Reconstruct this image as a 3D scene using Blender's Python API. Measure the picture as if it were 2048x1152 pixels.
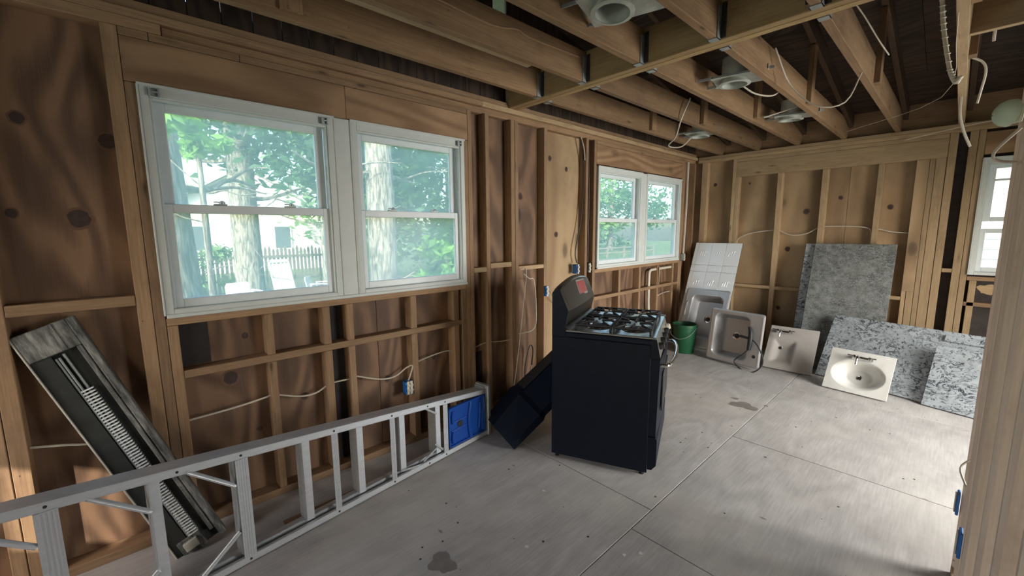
import bpy, math, random
from mathutils import Matrix, Vector, noise
PI = math.pi
random.seed(7)
for o in list(bpy.data.objects): bpy.data.objects.remove(o)
SC = bpy.context.scene
COL = SC.collection

# ---------------------------------------------------------------- camera
def cam_setup():
    yaw, pitch, roll = math.radians(46.94), math.radians(7.855), math.radians(-0.4325)
    f = Vector((-math.sin(yaw)*math.cos(pitch), math.cos(yaw)*math.cos(pitch), -math.sin(pitch)))
    r = Vector((math.cos(yaw), math.sin(yaw), 0)); u = r.cross(f)
    r2 = r*math.cos(roll)+u*math.sin(roll); u2 = -r*math.sin(roll)+u*math.cos(roll)
    cd = bpy.data.cameras.new('camera'); c = bpy.data.objects.new('camera', cd); COL.objects.link(c)
    cd.sensor_width = 36; cd.lens = 830.1/2048*36; cd.clip_start = .02; cd.clip_end = 300
    m = Matrix((r2, u2, -f)).transposed().to_4x4(); m.translation = (0, 0, 1.59)
    c.matrix_world = m; SC.camera = c
cam_setup()

# ---------------------------------------------------------------- world, sun, added area lamps, exposure
SUN_DIR = Vector((-1.77, 2.3, -1.4)).normalized()
w = bpy.data.worlds.new('sky'); SC.world = w; w.use_nodes = True
nt = w.node_tree; bg = nt.nodes['Background']
sk = nt.nodes.new('ShaderNodeTexSky'); sk.sky_type = 'NISHITA'; sk.sun_disc = False
sk.sun_elevation = math.radians(35); sk.sun_rotation = math.radians(142); sk.altitude = 50; sk.dust_density = 3.0
nt.links.new(sk.outputs[0], bg.inputs[0]); bg.inputs[1].default_value = 0.7
def sun():
    ld = bpy.data.lights.new('sun', 'SUN'); ld.energy = 6.5; ld.angle = math.radians(.6); ld.color = (1, .93, .82)
    o = bpy.data.objects.new('sun', ld); COL.objects.link(o); o.rotation_euler = SUN_DIR.to_track_quat('-Z', 'Y').to_euler()
    o.location = (6, -8, 9)
sun()
def area(name, loc, d, sx, sy, e, col=(1, 1, 1), spread=180):
    ld = bpy.data.lights.new(name, 'AREA'); ld.shape = 'RECTANGLE'; ld.size = sx; ld.size_y = sy; ld.energy = e; ld.color = col
    ld.spread = math.radians(spread)
    o = bpy.data.objects.new(name, ld); COL.objects.link(o); o.location = loc
    o.rotation_euler = Vector(d).to_track_quat('-Z', 'Y').to_euler(); return o
area('assumed_side_door_lamp', (2.12, 3.95, 1.1), (-1, -.02, -.42), 1.35, 1.9, 120, (1, .98, .93), 125)  # added area lamp standing for daylight at an assumed, unseen side door
area('back_fill_lamp', (1.15, -2.3, 1.2), (-.45, 1, -.05), 1.6, 2.0, 6, (.97, .98, 1))  # added fill lamp behind the camera, at a made-up opening
area('back_fill_lamp_wide', (-1.92, -2.46, 1.5), (.3, 1, -.15), .95, 1.1, 12, (.97, .98, 1))  # lamp added for light from the back left, at an assumed unseen opening
area('assumed_back_window_lamp', (-1.06, -2.45, 1.65), (-.1, 1, -.2), .26, .42, 4, (.97, .98, 1))  # small added lamp; its back window is assumed from the sun patch
for nm_, y_ in (('portal_window_pair', 1.07), ('portal_window_pair_far', 4.74)):
    p_ = area(nm_, (-2.95, y_, 1.73), (1, 0, 0), 1.9, 1.1, 1); p_.data.cycles.is_portal = True
SC.view_settings.view_transform = 'Standard'; SC.view_settings.look = 'None'
SC.view_settings.exposure = 0.15; SC.view_settings.gamma = 1; SC.view_settings.use_curve_mapping = False
SC.cycles.max_bounces = 8; SC.cycles.transparent_max_bounces = 12; SC.cycles.caustics_reflective = False; SC.cycles.caustics_refractive = False
SC.cycles.sample_clamp_indirect = 6

# ---------------------------------------------------------------- material helpers
class NT:
    def __init__(s, name, color=(.5, .5, .5), rough=.6, metal=0.0):
        s.m = bpy.data.materials.new(name); s.m.use_nodes = True; s.t = s.m.node_tree
        s.b = s.t.nodes['Principled BSDF']; s.b.inputs['Base Color'].default_value = (*color, 1)
        s.b.inputs['Roughness'].default_value = rough; s.b.inputs['Metallic'].default_value = metal
    def n(s, typ, **kw):
        nd = s.t.nodes.new('ShaderNode'+typ)
        for k, v in kw.items():
            if k.startswith('i_'):
                key = k[2:]; key = int(key) if key.isdigit() else key.replace('_', ' ')
                if hasattr(v, 'bl_idname') or hasattr(v, 'is_output'): s.t.links.new(v, nd.inputs[key])
                else: nd.inputs[key].default_value = v
            else: setattr(nd, k, v)
        return nd
    def uv(s): return s.n('UVMap').outputs[0]
    def obj(s): return s.n('TexCoord').outputs['Object']
    def mapping(s, vec, sc, loc=(0, 0, 0)):
        return s.n('Mapping', i_0=vec, i_Scale=sc, i_Location=loc).outputs[0]
    def noise(s, vec, scale, detail=3, rough=.55, dist=0):
        return s.n('TexNoise', i_Vector=vec, i_Scale=scale, i_Detail=detail, i_Roughness=rough, i_Distortion=dist).outputs['Fac']
    def math(s, op, a, b=0.0, c=0.0):
        return s.n('Math', operation=op, i_0=a, i_1=b, i_2=c).outputs[0]
    def ramp(s, fac, stops, interp='LINEAR'):
        r = s.n('ValToRGB', i_0=fac); cr = r.color_ramp; cr.interpolation = interp
        while len(cr.elements) < len(stops): cr.elements.new(.5)
        for e, (p, c) in zip(cr.elements, stops):
            e.position = p; e.color = (*c, 1) if isinstance(c, tuple) else (c, c, c, 1)
        return r.outputs[0]
    def mix(s, fac, a, b, mode='MIX'):
        nd = s.n('Mix', data_type='RGBA', blend_type=mode)
        for k, v in ((0, fac), (6, a), (7, b)):
            if hasattr(v, 'is_output'): s.t.links.new(v, nd.inputs[k])
            else: nd.inputs[k].default_value = v if k == 0 else (*v, 1)
        return nd.outputs[2]
    def tint(s, col, lo=.8, hi=1.15):
        r = s.n('ObjectInfo').outputs['Random']
        v = s.n('MapRange', i_0=r, i_3=lo, i_4=hi).outputs[0]
        return s.n('HueSaturation', i_Color=col, i_Value=v).outputs[0]
    def color(s, c): s.t.links.new(c, s.b.inputs['Base Color']); return s
    def rough(s, c): s.t.links.new(c, s.b.inputs['Roughness']); return s
    def bump(s, h, st=.2, d=.002):
        b = s.n('Bump', i_Strength=st, i_Distance=d, i_Height=h); s.t.links.new(b.outputs[0], s.b.inputs['Normal']); return s
def flat(name, c, rough=.6, metal=0, var=.06, bump=.0, scale=14, spec=.5):
    k = NT(name, c, rough, metal); k.b.inputs['Specular IOR Level'].default_value = spec; f = k.noise(k.obj(), scale, 4)
    k.color(k.mix(f, tuple(x*(1-var*2) for x in c), tuple(min(1, x*(1+var*2)) for x in c)))
    if bump: k.bump(k.noise(k.obj(), 60, 3), bump)
    return k.m

def wood(name, lo, hi, dark, knots=.9, lohi=(.8, 1.15)):
    k = NT(name, hi, .75); uv = k.uv()
    g = k.noise(k.mapping(uv, (1.6, 34, 1)), 3, 5, .6)
    big = k.noise(k.mapping(uv, (.8, 6, 1)), 1.6, 2)
    gg = k.math('ADD', k.math('MULTIPLY', g, .6), k.math('MULTIPLY', big, .4))
    c = k.ramp(gg, [(.3, lo), (.62, hi)])
    st = k.noise(k.mapping(uv, (2.2, 3, 1)), 1.7, 5, .7)
    c = k.mix(k.ramp(st, [(.52, 0.0), (.75, .55)]), c, dark)
    vor = k.n('TexVoronoi', i_Vector=k.mapping(uv, (2.4, 9, 1)), i_Scale=1.0, i_Randomness=1.0)
    kn = k.ramp(vor.outputs['Distance'], [(.03, knots), (.085, .35*knots), (.16, 0.0)])
    c = k.mix(kn, c, tuple(x*.5 for x in dark))
    sp = k.n('TexVoronoi', i_Vector=k.mapping(uv, (9, 14, 1)), i_Scale=1.0)
    c = k.mix(k.ramp(sp.outputs['Distance'], [(.02, .8), (.05, 0.0)]), c, (.03, .022, .018))
    k.color(k.tint(c, *lohi)); k.bump(g, .25, .0015)
    return k.m
def plywood(name, lo, hi, dark, sc=1.0, kn=.9, rings=26, lohi=(.88, 1.1), ux=1.0):
    k = NT(name, hi, .7); uv = k.uv()
    n = k.noise(k.mapping(uv, (.55*sc*ux, 2.4*sc, 1)), 1.3, 1.2, .35)
    n = k.math('ADD', n, k.math('MULTIPLY', k.noise(k.mapping(uv, (2, 9, 1)), 2, 3), .035))
    rg = k.math('SINE', k.math('MULTIPLY', n, rings*6.28/3.0))
    rg = k.math('MULTIPLY_ADD', rg, .5, .5)
    fine = k.noise(k.mapping(uv, (3, 60, 1)), 2, 4, .6)
    f = k.math('ADD', k.math('MULTIPLY', rg, .62), k.math('MULTIPLY', fine, .38))
    c = k.ramp(f, [(.15, lo), (.75, hi)])
    bl = k.noise(k.mapping(uv, (1.2, 1.6, 1)), 1.4, 4, .6)
    c = k.mix(k.ramp(bl, [(.45, 0.0), (.75, .7)]), c, dark)
    vor = k.n('TexVoronoi', i_Vector=k.mapping(uv, (1.5*sc, 3.1*sc, 1)), i_Scale=1.0)
    c = k.mix(k.ramp(vor.outputs['Distance'], [(.05, kn), (.095, .75*kn), (.12, .25*kn), (.2, 0.0)]), c, tuple(x*.35 for x in dark))
    k.color(k.tint(c, *lohi)); k.bump(fine, .15, .001)
    return k.m

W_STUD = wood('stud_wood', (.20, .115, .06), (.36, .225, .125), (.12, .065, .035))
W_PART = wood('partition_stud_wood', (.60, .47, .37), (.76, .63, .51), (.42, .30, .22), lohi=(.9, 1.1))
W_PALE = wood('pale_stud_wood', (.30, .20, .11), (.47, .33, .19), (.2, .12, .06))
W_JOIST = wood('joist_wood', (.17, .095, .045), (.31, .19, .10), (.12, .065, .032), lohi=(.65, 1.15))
W_BEAM = wood('beam_wood', (.30, .19, .08), (.48, .33, .16), (.2, .11, .045), knots=.5)
W_HEAD = plywood('header_board_wood', (.25, .14, .072), (.40, .245, .135), (.2, .11, .06), sc=1.0, kn=.5, rings=22)
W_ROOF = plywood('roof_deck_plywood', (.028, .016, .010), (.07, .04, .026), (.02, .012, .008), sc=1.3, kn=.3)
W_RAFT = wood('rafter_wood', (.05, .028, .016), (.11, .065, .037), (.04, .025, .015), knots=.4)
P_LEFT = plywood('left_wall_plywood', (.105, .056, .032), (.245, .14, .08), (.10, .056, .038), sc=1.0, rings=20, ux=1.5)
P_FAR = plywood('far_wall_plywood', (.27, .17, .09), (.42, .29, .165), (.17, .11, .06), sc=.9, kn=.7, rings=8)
FELT = flat('black_felt', (.035, .03, .03), .95, 0, .25)
CHIP = flat('dark_hardboard', (.045, .036, .034), .9, 0, .3)

def floor_mat():
    k = NT('subfloor_plywood', (.5, .45, .4), .62); uv = k.uv(); ob = k.obj()
    n = k.noise(k.mapping(uv, (.5, 1.5, 1)), 1.3, 2, .45)
    rg = k.math('MULTIPLY_ADD', k.math('SINE', k.math('MULTIPLY', n, 60)), .5, .5)
    fine = k.noise(k.mapping(uv, (3, 40, 1)), 2, 4, .6)
    c = k.mix(k.math('ADD', k.math('MULTIPLY', rg, .3), k.math('MULTIPLY', k.ramp(fine, [(.35, 0.0), (.65, 1.0)]), .5)), (.38, .36, .345), (.57, .545, .525))
    bl = k.noise(ob, 1.7, 5, .65)
    c = k.mix(k.ramp(bl, [(.42, .0), (.7, .6)]), c, (.28, .255, .24))
    pale = k.noise(k.mapping(ob, (1, 1, 1), (5, 3, 0)), 1.1, 4, .6)
    c = k.mix(k.ramp(pale, [(.5, 0.0), (.72, .45)]), c, (.62, .57, .5))
    v = k.n('TexVoronoi', i_Vector=ob, i_Scale=6.5)
    sz = k.math('MULTIPLY', k.math('POWER', k.n('SeparateColor', i_0=v.outputs['Color']).outputs[0], 3.0), .085)
    msk = k.math('LESS_THAN', v.outputs['Distance'], sz)
    c = k.mix(k.math('MULTIPLY', msk, .85), c, (.07, .055, .045))
    v2 = k.n('TexVoronoi', i_Vector=k.mapping(ob, (1, 2.2, 1), (1, 2, 0)), i_Scale=2.1)
    c = k.mix(k.ramp(v2.outputs['Distance'], [(.02, .7), (.05, .0)]), c, (.12, .1, .085))
    k.color(k.tint(c, .93, 1.06)); k.bump(fine, .12, .001)
    k.rough(k.ramp(bl, [(.3, .5), (.7, .75)])); return k.m
FLOOR = floor_mat()
STAIN = flat('dark_floor_stain', (.20, .18, .165), .7, 0, .2)
WHITE = flat('white_window_paint', (.72, .77, .79), .38, 0, .03)
WHITE2 = flat('white_casing_paint', (.62, .65, .63), .5, 0, .04)
def glass_mat():
    k = NT('dusty_window_glass'); t = k.t; t.nodes.remove(k.b)
    tr = k.n('BsdfTransparent'); tr.inputs[0].default_value = (.93, .97, .96, 1)
    tl = k.n('BsdfTranslucent'); tl.inputs[0].default_value = (.74, .93, .93, 1)
    gl = k.n('BsdfGlossy'); gl.inputs['Roughness'].default_value = .18
    sm = k.noise(k.obj(), 2.3, 4, .6)
    fac = k.n('MapRange', i_0=sm, i_3=.2, i_4=.36).outputs[0]
    a = k.n('MixShader', i_0=fac, i_1=tr.outputs[0], i_2=tl.outputs[0])
    fc_ = k.n('LayerWeight', i_Blend=.5).outputs['Facing']
    fr = k.math('MULTIPLY_ADD', k.math('POWER', fc_, 5.0), .5, .006)
    b = k.n('MixShader', i_0=fr, i_1=a.outputs[0], i_2=gl.outputs[0])
    t.links.new(b.outputs[0], t.nodes['Material Output'].inputs[0]); return k.m
GLASS = glass_mat()
ALU = NT('ladder_aluminium', (.62, .63, .64), .42, .65)
ALU.color(ALU.mix(ALU.noise(ALU.mapping(ALU.obj(), (3, 3, 20)), 4, 4), (.54, .57, .61), (.76, .79, .83))); ALU = ALU.m
STEEL = NT('brushed_sink_steel', (.55, .55, .55), .3, .7)
STEEL.color(STEEL.mix(STEEL.noise(STEEL.mapping(STEEL.obj(), (60, 3, 3)), 3, 4), (.42, .42, .43), (.62, .62, .63)))
STEEL.rough(STEEL.ramp(STEEL.noise(STEEL.obj(), 9, 4), [(.3, .34), (.7, .48)])); STEEL = STEEL.m
CHROME = NT('chrome', (.75, .75, .76), .12, 1).m
GALV = flat('galvanised_steel', (.42, .45, .45), .5, .7, .15)
CAN = flat('weathered_lamp_housing', (.50, .52, .47), .55, .25, .22)
GALVD = flat('dark_hanger_strap', (.045, .04, .04), .6, .6, .2)
BLACK = flat('black_enamel', (.004, .007, .016), .42, 0, .2, spec=.16)
BLACKM = flat('matte_black_iron', (.015, .015, .016), .55, 0, .2)
SSDARK = flat('smoked_steel', (.10, .098, .09), .32, .8, .1)
SSTOP = flat('cooktop_steel', (.5, .5, .46), .28, .85, .2)
RED = flat('red_display', (.30, .045, .04), .2, 0, .1)
BLUE = flat('blue_plastic', (.006, .06, .32), .35, 0, .08)
BLUEBOX = flat('blue_junction_plastic', (.015, .13, .42), .5, 0, .08)
GREEN = flat('green_bucket_plastic', (.008, .075, .03), .45, 0, .1)
CREAM = flat('cream_plastic', (.62, .57, .46), .5, 0, .05)
CABLEW = flat('white_cable_sheath', (.56, .5, .41), .55, 0, .05)
CABLEB = flat('black_cable_sheath', (.02, .02, .022), .5, 0, .1)
COPPER = flat('bare_wire', (.35, .25, .15), .4, .6, .1)
LAMPW = flat('pale_green_lamp_paint', (.55, .68, .52), .4, 0, .04)
MARBLE = NT('cultured_marble', (.70, .68, .63), .22)
MARBLE.color(MARBLE.mix(MARBLE.ramp(MARBLE.noise(MARBLE.obj(), 3, 5, .6, .6), [(.4, 0.0), (.7, 1.0)]), (.68, .67, .63), (.56, .54, .49))); MARBLE = MARBLE.m
MARBLE2 = NT('dull_vanity_marble', (.42, .39, .36), .3)
MARBLE2.color(MARBLE2.mix(MARBLE2.ramp(MARBLE2.noise(MARBLE2.obj(), 2, 5, .6, .6), [(.35, 0.0), (.7, 1.0)]), (.44, .41, .38), (.33, .30, .28))); MARBLE2 = MARBLE2.m
def granite(name, base, vein, sc=6.0, thr=.56, base2=None):
    k = NT(name, base, .25); ob = k.obj()
    n = k.noise(k.mapping(ob, (1, 1.7, 1)), sc, 5, .62, 1.4)
    band = k.ramp(n, [(thr-.045, 0.0), (thr-.005, 1.0), (thr+.02, 1.0), (thr+.05, 0.0)])
    msk = k.ramp(k.noise(ob, sc*.45, 3, .6), [(.38, .1), (.58, 1.0)])
    n3 = k.noise(ob, sc*.8, 4, .6)
    c = k.mix(k.ramp(n3, [(.35, .0), (.65, 1.0)]), base, base2 or tuple(x*.75 for x in base))
    c = k.mix(k.math('MULTIPLY', band, msk), c, vein)
    n2 = k.noise(ob, sc*6, 3, .6)
    c = k.mix(k.ramp(n2, [(.58, 0.0), (.66, .85)]), c, vein)
    return k.color(c).m
GR_WHITE = granite('white_veined_granite', (.46, .50, .53), (.035, .04, .05), 9, .5, (.36, .39, .41))
GR_GREY = granite('grey_speckled_granite', (.27, .28, .275), (.07, .075, .075), 22, .5, (.17, .175, .165))
TILE = NT('white_glazed_tile', (.76, .78, .8), .08)
TILE.bump(TILE.ramp(TILE.noise(TILE.obj(), 14, 4, .6, .8), [(.35, 0.0), (.65, 1.0)]), .25, .003); TILE = TILE.m
GROUT = flat('tile_backer', (.16, .16, .155), .8)
BARK = NT('bark', (.35, .31, .26), .9)
_b = BARK.noise(BARK.mapping(BARK.obj(), (6, 6, 1.1)), 3, 5, .65, .6)
BARK.color(BARK.ramp(_b, [(.4, (.10, .09, .075)), (.6, (.38, .35, .30))])); BARK.bump(_b, .9, .03); BARK = BARK.m
def leafmat(name, a, b):
    k = NT(name, a, .6); k.color(k.mix(k.noise(k.obj(), 2.5, 3), a, b)); col = k.b.inputs['Base Color'].links[0].from_socket
    tl = k.n('BsdfTranslucent', i_Color=col); mx = k.n('MixShader', i_0=.45, i_1=k.b.outputs[0], i_2=tl.outputs[0])
    k.t.links.new(mx.outputs[0], k.t.nodes['Material Output'].inputs[0]); return k.m
LEAF = leafmat('maple_leaf', (.16, .40, .07), (.34, .60, .13))
LEAFD = leafmat('dark_evergreen', (.05, .14, .06), (.14, .28, .12))
LEAFM = leafmat('mid_green_leaf', (.13, .28, .09), (.28, .45, .17))
GRASS = NT('lawn_grass', (.2, .3, .1), .9)
GRASS.color(GRASS.ramp(GRASS.noise(GRASS.obj(), 1.3, 6, .7), [(.3, (.06, .11, .03)), (.55, (.13, .19, .06)), (.75, (.20, .19, .10))])); GRASS = GRASS.m
FENCE = flat('weathered_fence', (.22, .19, .16), .9, 0, .2)
SIDING = flat('white_siding', (.78, .76, .74), .7, 0, .03)
SIDINGP = flat('pale_pink_siding', (.80, .70, .68), .7, 0, .04)
SHINGLE = flat('grey_roof_shingle', (.30, .30, .31), .9, 0, .1)
DGLASS = flat('dark_house_window', (.12, .15, .17), .15)
PLASTIC = flat('white_garden_plastic', (.74, .76, .78), .4, 0, .03)
TWIG = flat('dry_twig', (.42, .30, .22), .9, 0, .2)
NAIL = flat('nail_head', (.05, .045, .045), .6, .5)

# ---------------------------------------------------------------- mesh builder
class MB:
    def __init__(s): s.v = []; s.f = []; s.uv = []; s.mi = []; s.mc = 0
    def face(s, idx, uvs=None): s.f.append(idx); s.uv.append(uvs); s.mi.append(s.mc)
    def add(s, verts, faces, M=None, uvs=None):
        b = len(s.v)
        for p in verts: s.v.append(tuple(M @ Vector(p)) if M else tuple(p))
        for i, f in enumerate(faces): s.face([b+j for j in f], uvs[i] if uvs else None)
        return s
    def box(s, a, b, M=None, ch=0.0, long=None, uvo=None):
        lo = [min(a[i], b[i]) for i in range(3)]; hi = [max(a[i], b[i]) for i in range(3)]
        d = [hi[i]-lo[i] for i in range(3)]
        if long is None: long = d.index(max(d))
        uvo = uvo or (random.random()*40, random.random()*40)
        ch = min(ch, min(d)*.4)
        verts = []; faces = []
        if ch <= 0:
            for z in (0, 1):
                for y in (0, 1):
                    for x in (0, 1): verts.append([(lo, hi)[x][0], (lo, hi)[y][1], (lo, hi)[z][2]])
            faces = [(0, 2, 3, 1), (4, 5, 7, 6), (0, 1, 5, 4), (2, 6, 7, 3), (0, 4, 6, 2), (1, 3, 7, 5)]
            nax = [2, 2, 1, 1, 0, 0]
        else:
            idx = {}
            for c in range(8):
                sx = [(c >> i) & 1 for i in range(3)]
                for ax in range(3):
                    p = [(hi[i] if sx[i] else lo[i]) if i == ax else (hi[i]-ch if sx[i] else lo[i]+ch) for i in range(3)]
                    idx[(c, ax)] = len(verts); verts.append(p)
            nax = []
            for ax in range(3):
                p, q = (ax+1) % 3, (ax+2) % 3
                for sd in (0, 1):
                    cs = [(sd << ax), (sd << ax) | (1 << p), (sd << ax) | (1 << p) | (1 << q), (sd << ax) | (1 << q)]
                    if not sd: cs.reverse()
                    faces.append(tuple(idx[(c, ax)] for c in cs)); nax.append(ax)
            for ax in range(3):
                p, q = (ax+1) % 3, (ax+2) % 3
                for sp in (0, 1):
                    for sq in (0, 1):
                        c0 = (sp << p) | (sq << q); c1 = c0 | (1 << ax)
                        f = [idx[(c0, p)], idx[(c1, p)], idx[(c1, q)], idx[(c0, q)]]
                        if sp == sq: f.reverse()
                        faces.append(tuple(f)); nax.append(p)
            for c in range(8):
                f = [idx[(c, 0)], idx[(c, 1)], idx[(c, 2)]]
                if bin(c).count('1') % 2 == 0: f.reverse()
                faces.append(tuple(f)); nax.append(0)
        uvs = []
        for f, nx in zip(faces, nax):
            if nx == long: p, q = (nx+1) % 3, (nx+2) % 3
            else: p = long; q = 3-long-nx
            uvs.append([(verts[i][p]-lo[p]+uvo[0], verts[i][q]-lo[q]+uvo[1]+nx*.31) for i in f])
        return s.add(verts, faces, M, uvs)
    def prism(s, poly, z0, z1, M=None):
        n = len(poly); v = [(x, y, z0) for x, y in poly]+[(x, y, z1) for x, y in poly]
        f = [tuple(range(n-1, -1, -1)), tuple(range(n, 2*n))]+[(i, (i+1) % n, n+(i+1) % n, n+i) for i in range(n)]
        uvs = [[(v[i][0], v[i][1]) for i in q] for q in f]
        return s.add(v, f, M, uvs)
    def tube(s, pts, r, n=6, M=None, caps=True, smooth=4):
        pts = [Vector(p) for p in pts]
        if smooth and len(pts) > 2:
            out = []
            P = [pts[0]*2-pts[1]]+pts+[pts[-1]*2-pts[-2]]
            for i in range(1, len(P)-2):
                for k in range(smooth):
                    t = k/smooth; a, b, c, d = P[i-1:i+3]
                    out.append(.5*((2*b)+(c-a)*t+(2*a-5*b+4*c-d)*t*t+(3*b-a-3*c+d)*t**3))
            out.append(pts[-1]); pts = out
        rr = r if isinstance(r, (list, tuple)) else None
        v = []; up = Vector((.13, .31, .94)).normalized(); N = len(pts); prev = None
        for i, p in enumerate(pts):
            t = (pts[min(i+1, N-1)]-pts[max(i-1, 0)]).normalized()
            a = prev if prev else (up if abs(t.dot(up)) < .95 else Vector((1, 0, 0)))
            a = (a-t*a.dot(t)).normalized(); prev = a; b = t.cross(a)
            if rr:
                x = i/(N-1)*(len(rr)-1); k = min(int(x), len(rr)-2); ri = rr[k]*(1-(x-k))+rr[k+1]*(x-k)
            else: ri = r
            for j in range(n):
                an = 2*PI*j/n; v.append(p+a*math.cos(an)*ri+b*math.sin(an)*ri)
        f = [(i*n+j, i*n+(j+1) % n, (i+1)*n+(j+1) % n, (i+1)*n+j) for i in range(N-1) for j in range(n)]
        if caps: f += [tuple(range(n-1, -1, -1)), tuple((N-1)*n+j for j in range(n))]
        return s.add(v, f, M)
    def lathe(s, prof, n=20, M=None, caps=True):
        v = []; f = []
        for r, z in prof:
            for j in range(n): v.append((r*math.cos(2*PI*j/n), r*math.sin(2*PI*j/n), z))
        for i in range(len(prof)-1):
            for j in range(n): f.append((i*n+j, i*n+(j+1) % n, (i+1)*n+(j+1) % n, (i+1)*n+j))
        if caps and prof[0][0] > 1e-4: f.append(tuple(range(n-1, -1, -1)))
        if caps and prof[-1][0] > 1e-4: f.append(tuple((len(prof)-1)*n+j for j in range(n)))
        return s.add(v, f, M)
    def build(s, name, mats, parent=None, smooth=False):
        me = bpy.data.meshes.new(name); me.from_pydata(s.v, [], s.f); me.validate(clean_customdata=False)
        for m in (mats if isinstance(mats, (list, tuple)) else [mats]): me.materials.append(m)
        if len(me.polygons) == len(s.f):
            if any(s.mi): me.polygons.foreach_set('material_index', s.mi)
            if any(u is not None for u in s.uv):
                ul = me.uv_layers.new(name='UVMap'); k = 0; dat = ul.data
                for fi, f in enumerate(s.f):
                    u = s.uv[fi]
                    for j in range(len(f)):
                        if u: dat[k].uv = u[j]
                        k += 1
        if smooth:
            me.polygons.foreach_set('use_smooth', [True]*len(me.polygons))
            try: me.set_sharp_from_angle(angle=math.radians(38))
            except Exception: pass
        o = bpy.data.objects.new(name, me); COL.objects.link(o)
        if parent: o.parent = parent
        return o
def tag(o, label=None, cat=None, group=None, kind=None):
    if label: o['label'] = label
    if cat: o['category'] = cat
    if group: o['group'] = group
    if kind: o['kind'] = kind
    return o
def thing(name, label, cat, loc=(0, 0, 0), M=None, group=None, kind=None):
    o = bpy.data.objects.new(name, None); COL.objects.link(o); o.empty_display_size = .1
    if M is not None: o.matrix_world = M
    else: o.location = loc
    return tag(o, label, cat, group, kind)
def frame(o, x, y, z=None):
    x = Vector(x).normalized(); y = Vector(y); y = (y-x*y.dot(x)).normalized(); z = x.cross(y)
    m = Matrix((x, y, z)).transposed().to_4x4(); m.translation = o; return m
def board(name, a, b, mat, parent, ch=.0025, long=None):
    return MB().box(a, b, ch=ch, long=long).build(name, mat, parent)
def panel(parent, a, b, thick_axis, mat, holes=(), name='plywood_sheet', long=2):
    """one rectangular sheet minus rectangular holes, given in the two in-plane axes"""
    p, q = [i for i in range(3) if i != thick_axis]
    xs = sorted({a[p], b[p]} | {min(max(h[i], a[p]), b[p]) for h in holes for i in (0, 2)})
    ys = sorted({a[q], b[q]} | {min(max(h[i], a[q]), b[q]) for h in holes for i in (1, 3)})
    m = MB(); uvo = (random.random()*40, random.random()*40); got = False
    for i in range(len(xs)-1):
        for j in range(len(ys)-1):
            cx, cy = (xs[i]+xs[i+1])/2, (ys[j]+ys[j+1])/2
            if any(h[0] < cx < h[2] and h[1] < cy < h[3] for h in holes): continue
            lo = list(a); hi = list(b); lo[p], hi[p], lo[q], hi[q] = xs[i], xs[i+1], ys[j], ys[j+1]
            off = (xs[i]-a[p], ys[j]-a[q]); lq = off[1] if long == q else off[0]; lo2 = off[0] if long == q else off[1]
            m.box(lo, hi, long=long, uvo=(uvo[0]+lq, uvo[1]+lo2)); got = True
    return m.build(name, mat, parent) if got else None

# ---------------------------------------------------------------- floor
LX, FY, RX, BY = -2.68, 6.2, 2.2, -2.4       # stud faces of the walls
fl = tag(MB().box((LX-.12, BY-.1, -.30), (RX+.1, FY+.12, -.024)).build('floor', CHIP), kind='structure')
G = .0025
def fsheet(x0, x1, y0, y1):
    MB().box((x0+G, y0+G, -.02), (x1-G, y1-G, 0), ch=.0015, long=1).build('plywood_sheet', FLOOR, fl)
for y0, y1 in ((-2.4, -.38), (-.38, 2.065), (2.065, 4.5), (4.5, 6.3)): fsheet(LX-.09, -1.055, y0, y1)
for x0, x1 in ((-1.055, 1.385), (1.385, 2.25)):
    for y0, y1 in ((-2.4, -1.07), (-1.07, .39), (.39, 1.85), (1.85, 3.31), (3.31, 4.77), (4.77, 6.3)): fsheet(x0, x1, y0, y1)
def splat(cx, cy, r, mat, n=26, parent=None, sq=1.0):
    m = MB(); pts = []
    for i in range(n):
        a = 2*PI*i/n; rr = r*(.8+.15*math.sin(3*a+cx*40)+.1*math.sin(5*a+cy*30)+random.uniform(-.06, .06)); pts.append((cx+math.cos(a)*rr*sq, cy+math.sin(a)*rr))
    return m.prism(pts, .0002, .0012).build('stain', mat, fl)
for cx, cy, r, s in ((-1.19, 3.98, .09, 1.6), (-1.30, 4.1, .03, 1.2), (-1.05, 4.12, .02, 1), (-1.56, .98, .07, 1.3)): splat(cx, cy, r, STAIN, sq=s)
for cx, cy in ((-.93, 1.73), (-.98, 1.66), (-.62, 1.5), (-1.6, 1.75), (-1.35, 1.35)): splat(cx, cy, .012, WHITE2, 8)
for i in range(70):
    cx, cy = random.uniform(-2.3, .05), random.uniform(.9, 5); splat(cx, cy, random.uniform(.003, .008), NAIL, 6)

# ---------------------------------------------------------------- left wall
W1 = (.12, 1.18, 2.02, 2.28); W2 = (3.76, 1.18, 5.72, 2.26)
wl = panel(None, (LX-.115, BY, -.3), (LX-.105, FY+.1, 2.75), 0, SIDING, (W1, W2), 'wall_left'); tag(wl, kind='structure')
for y0, y1 in ((-2.4, -1.17), (-1.17, .05), (.05, 1.27), (1.27, 2.06), (2.06, 2.9), (2.9, 3.6), (3.6, 4.9), (4.9, 6.2)):
    panel(wl, (LX-.103, y0+.002, 0), (LX-.09, y1-.002, 2.62), 0, P_FAR if 2.8 < y0 < 3 else P_LEFT, (W1, W2))  # one bay gets paler plywood: its brighter lighting is put into the colour
def lw(y0, y1, z0, z1, name='stud', mat=None, f=0.0, dep=.09):
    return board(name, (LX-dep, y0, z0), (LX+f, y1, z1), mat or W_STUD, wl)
lw(BY, 1.9, 0, .045, 'bottom_plate'); lw(1.9, 3.6, 0, .045, 'bottom_plate'); lw(3.6, 6.2, 0, .045, 'bottom_plate')
PZ = 2.522
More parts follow.
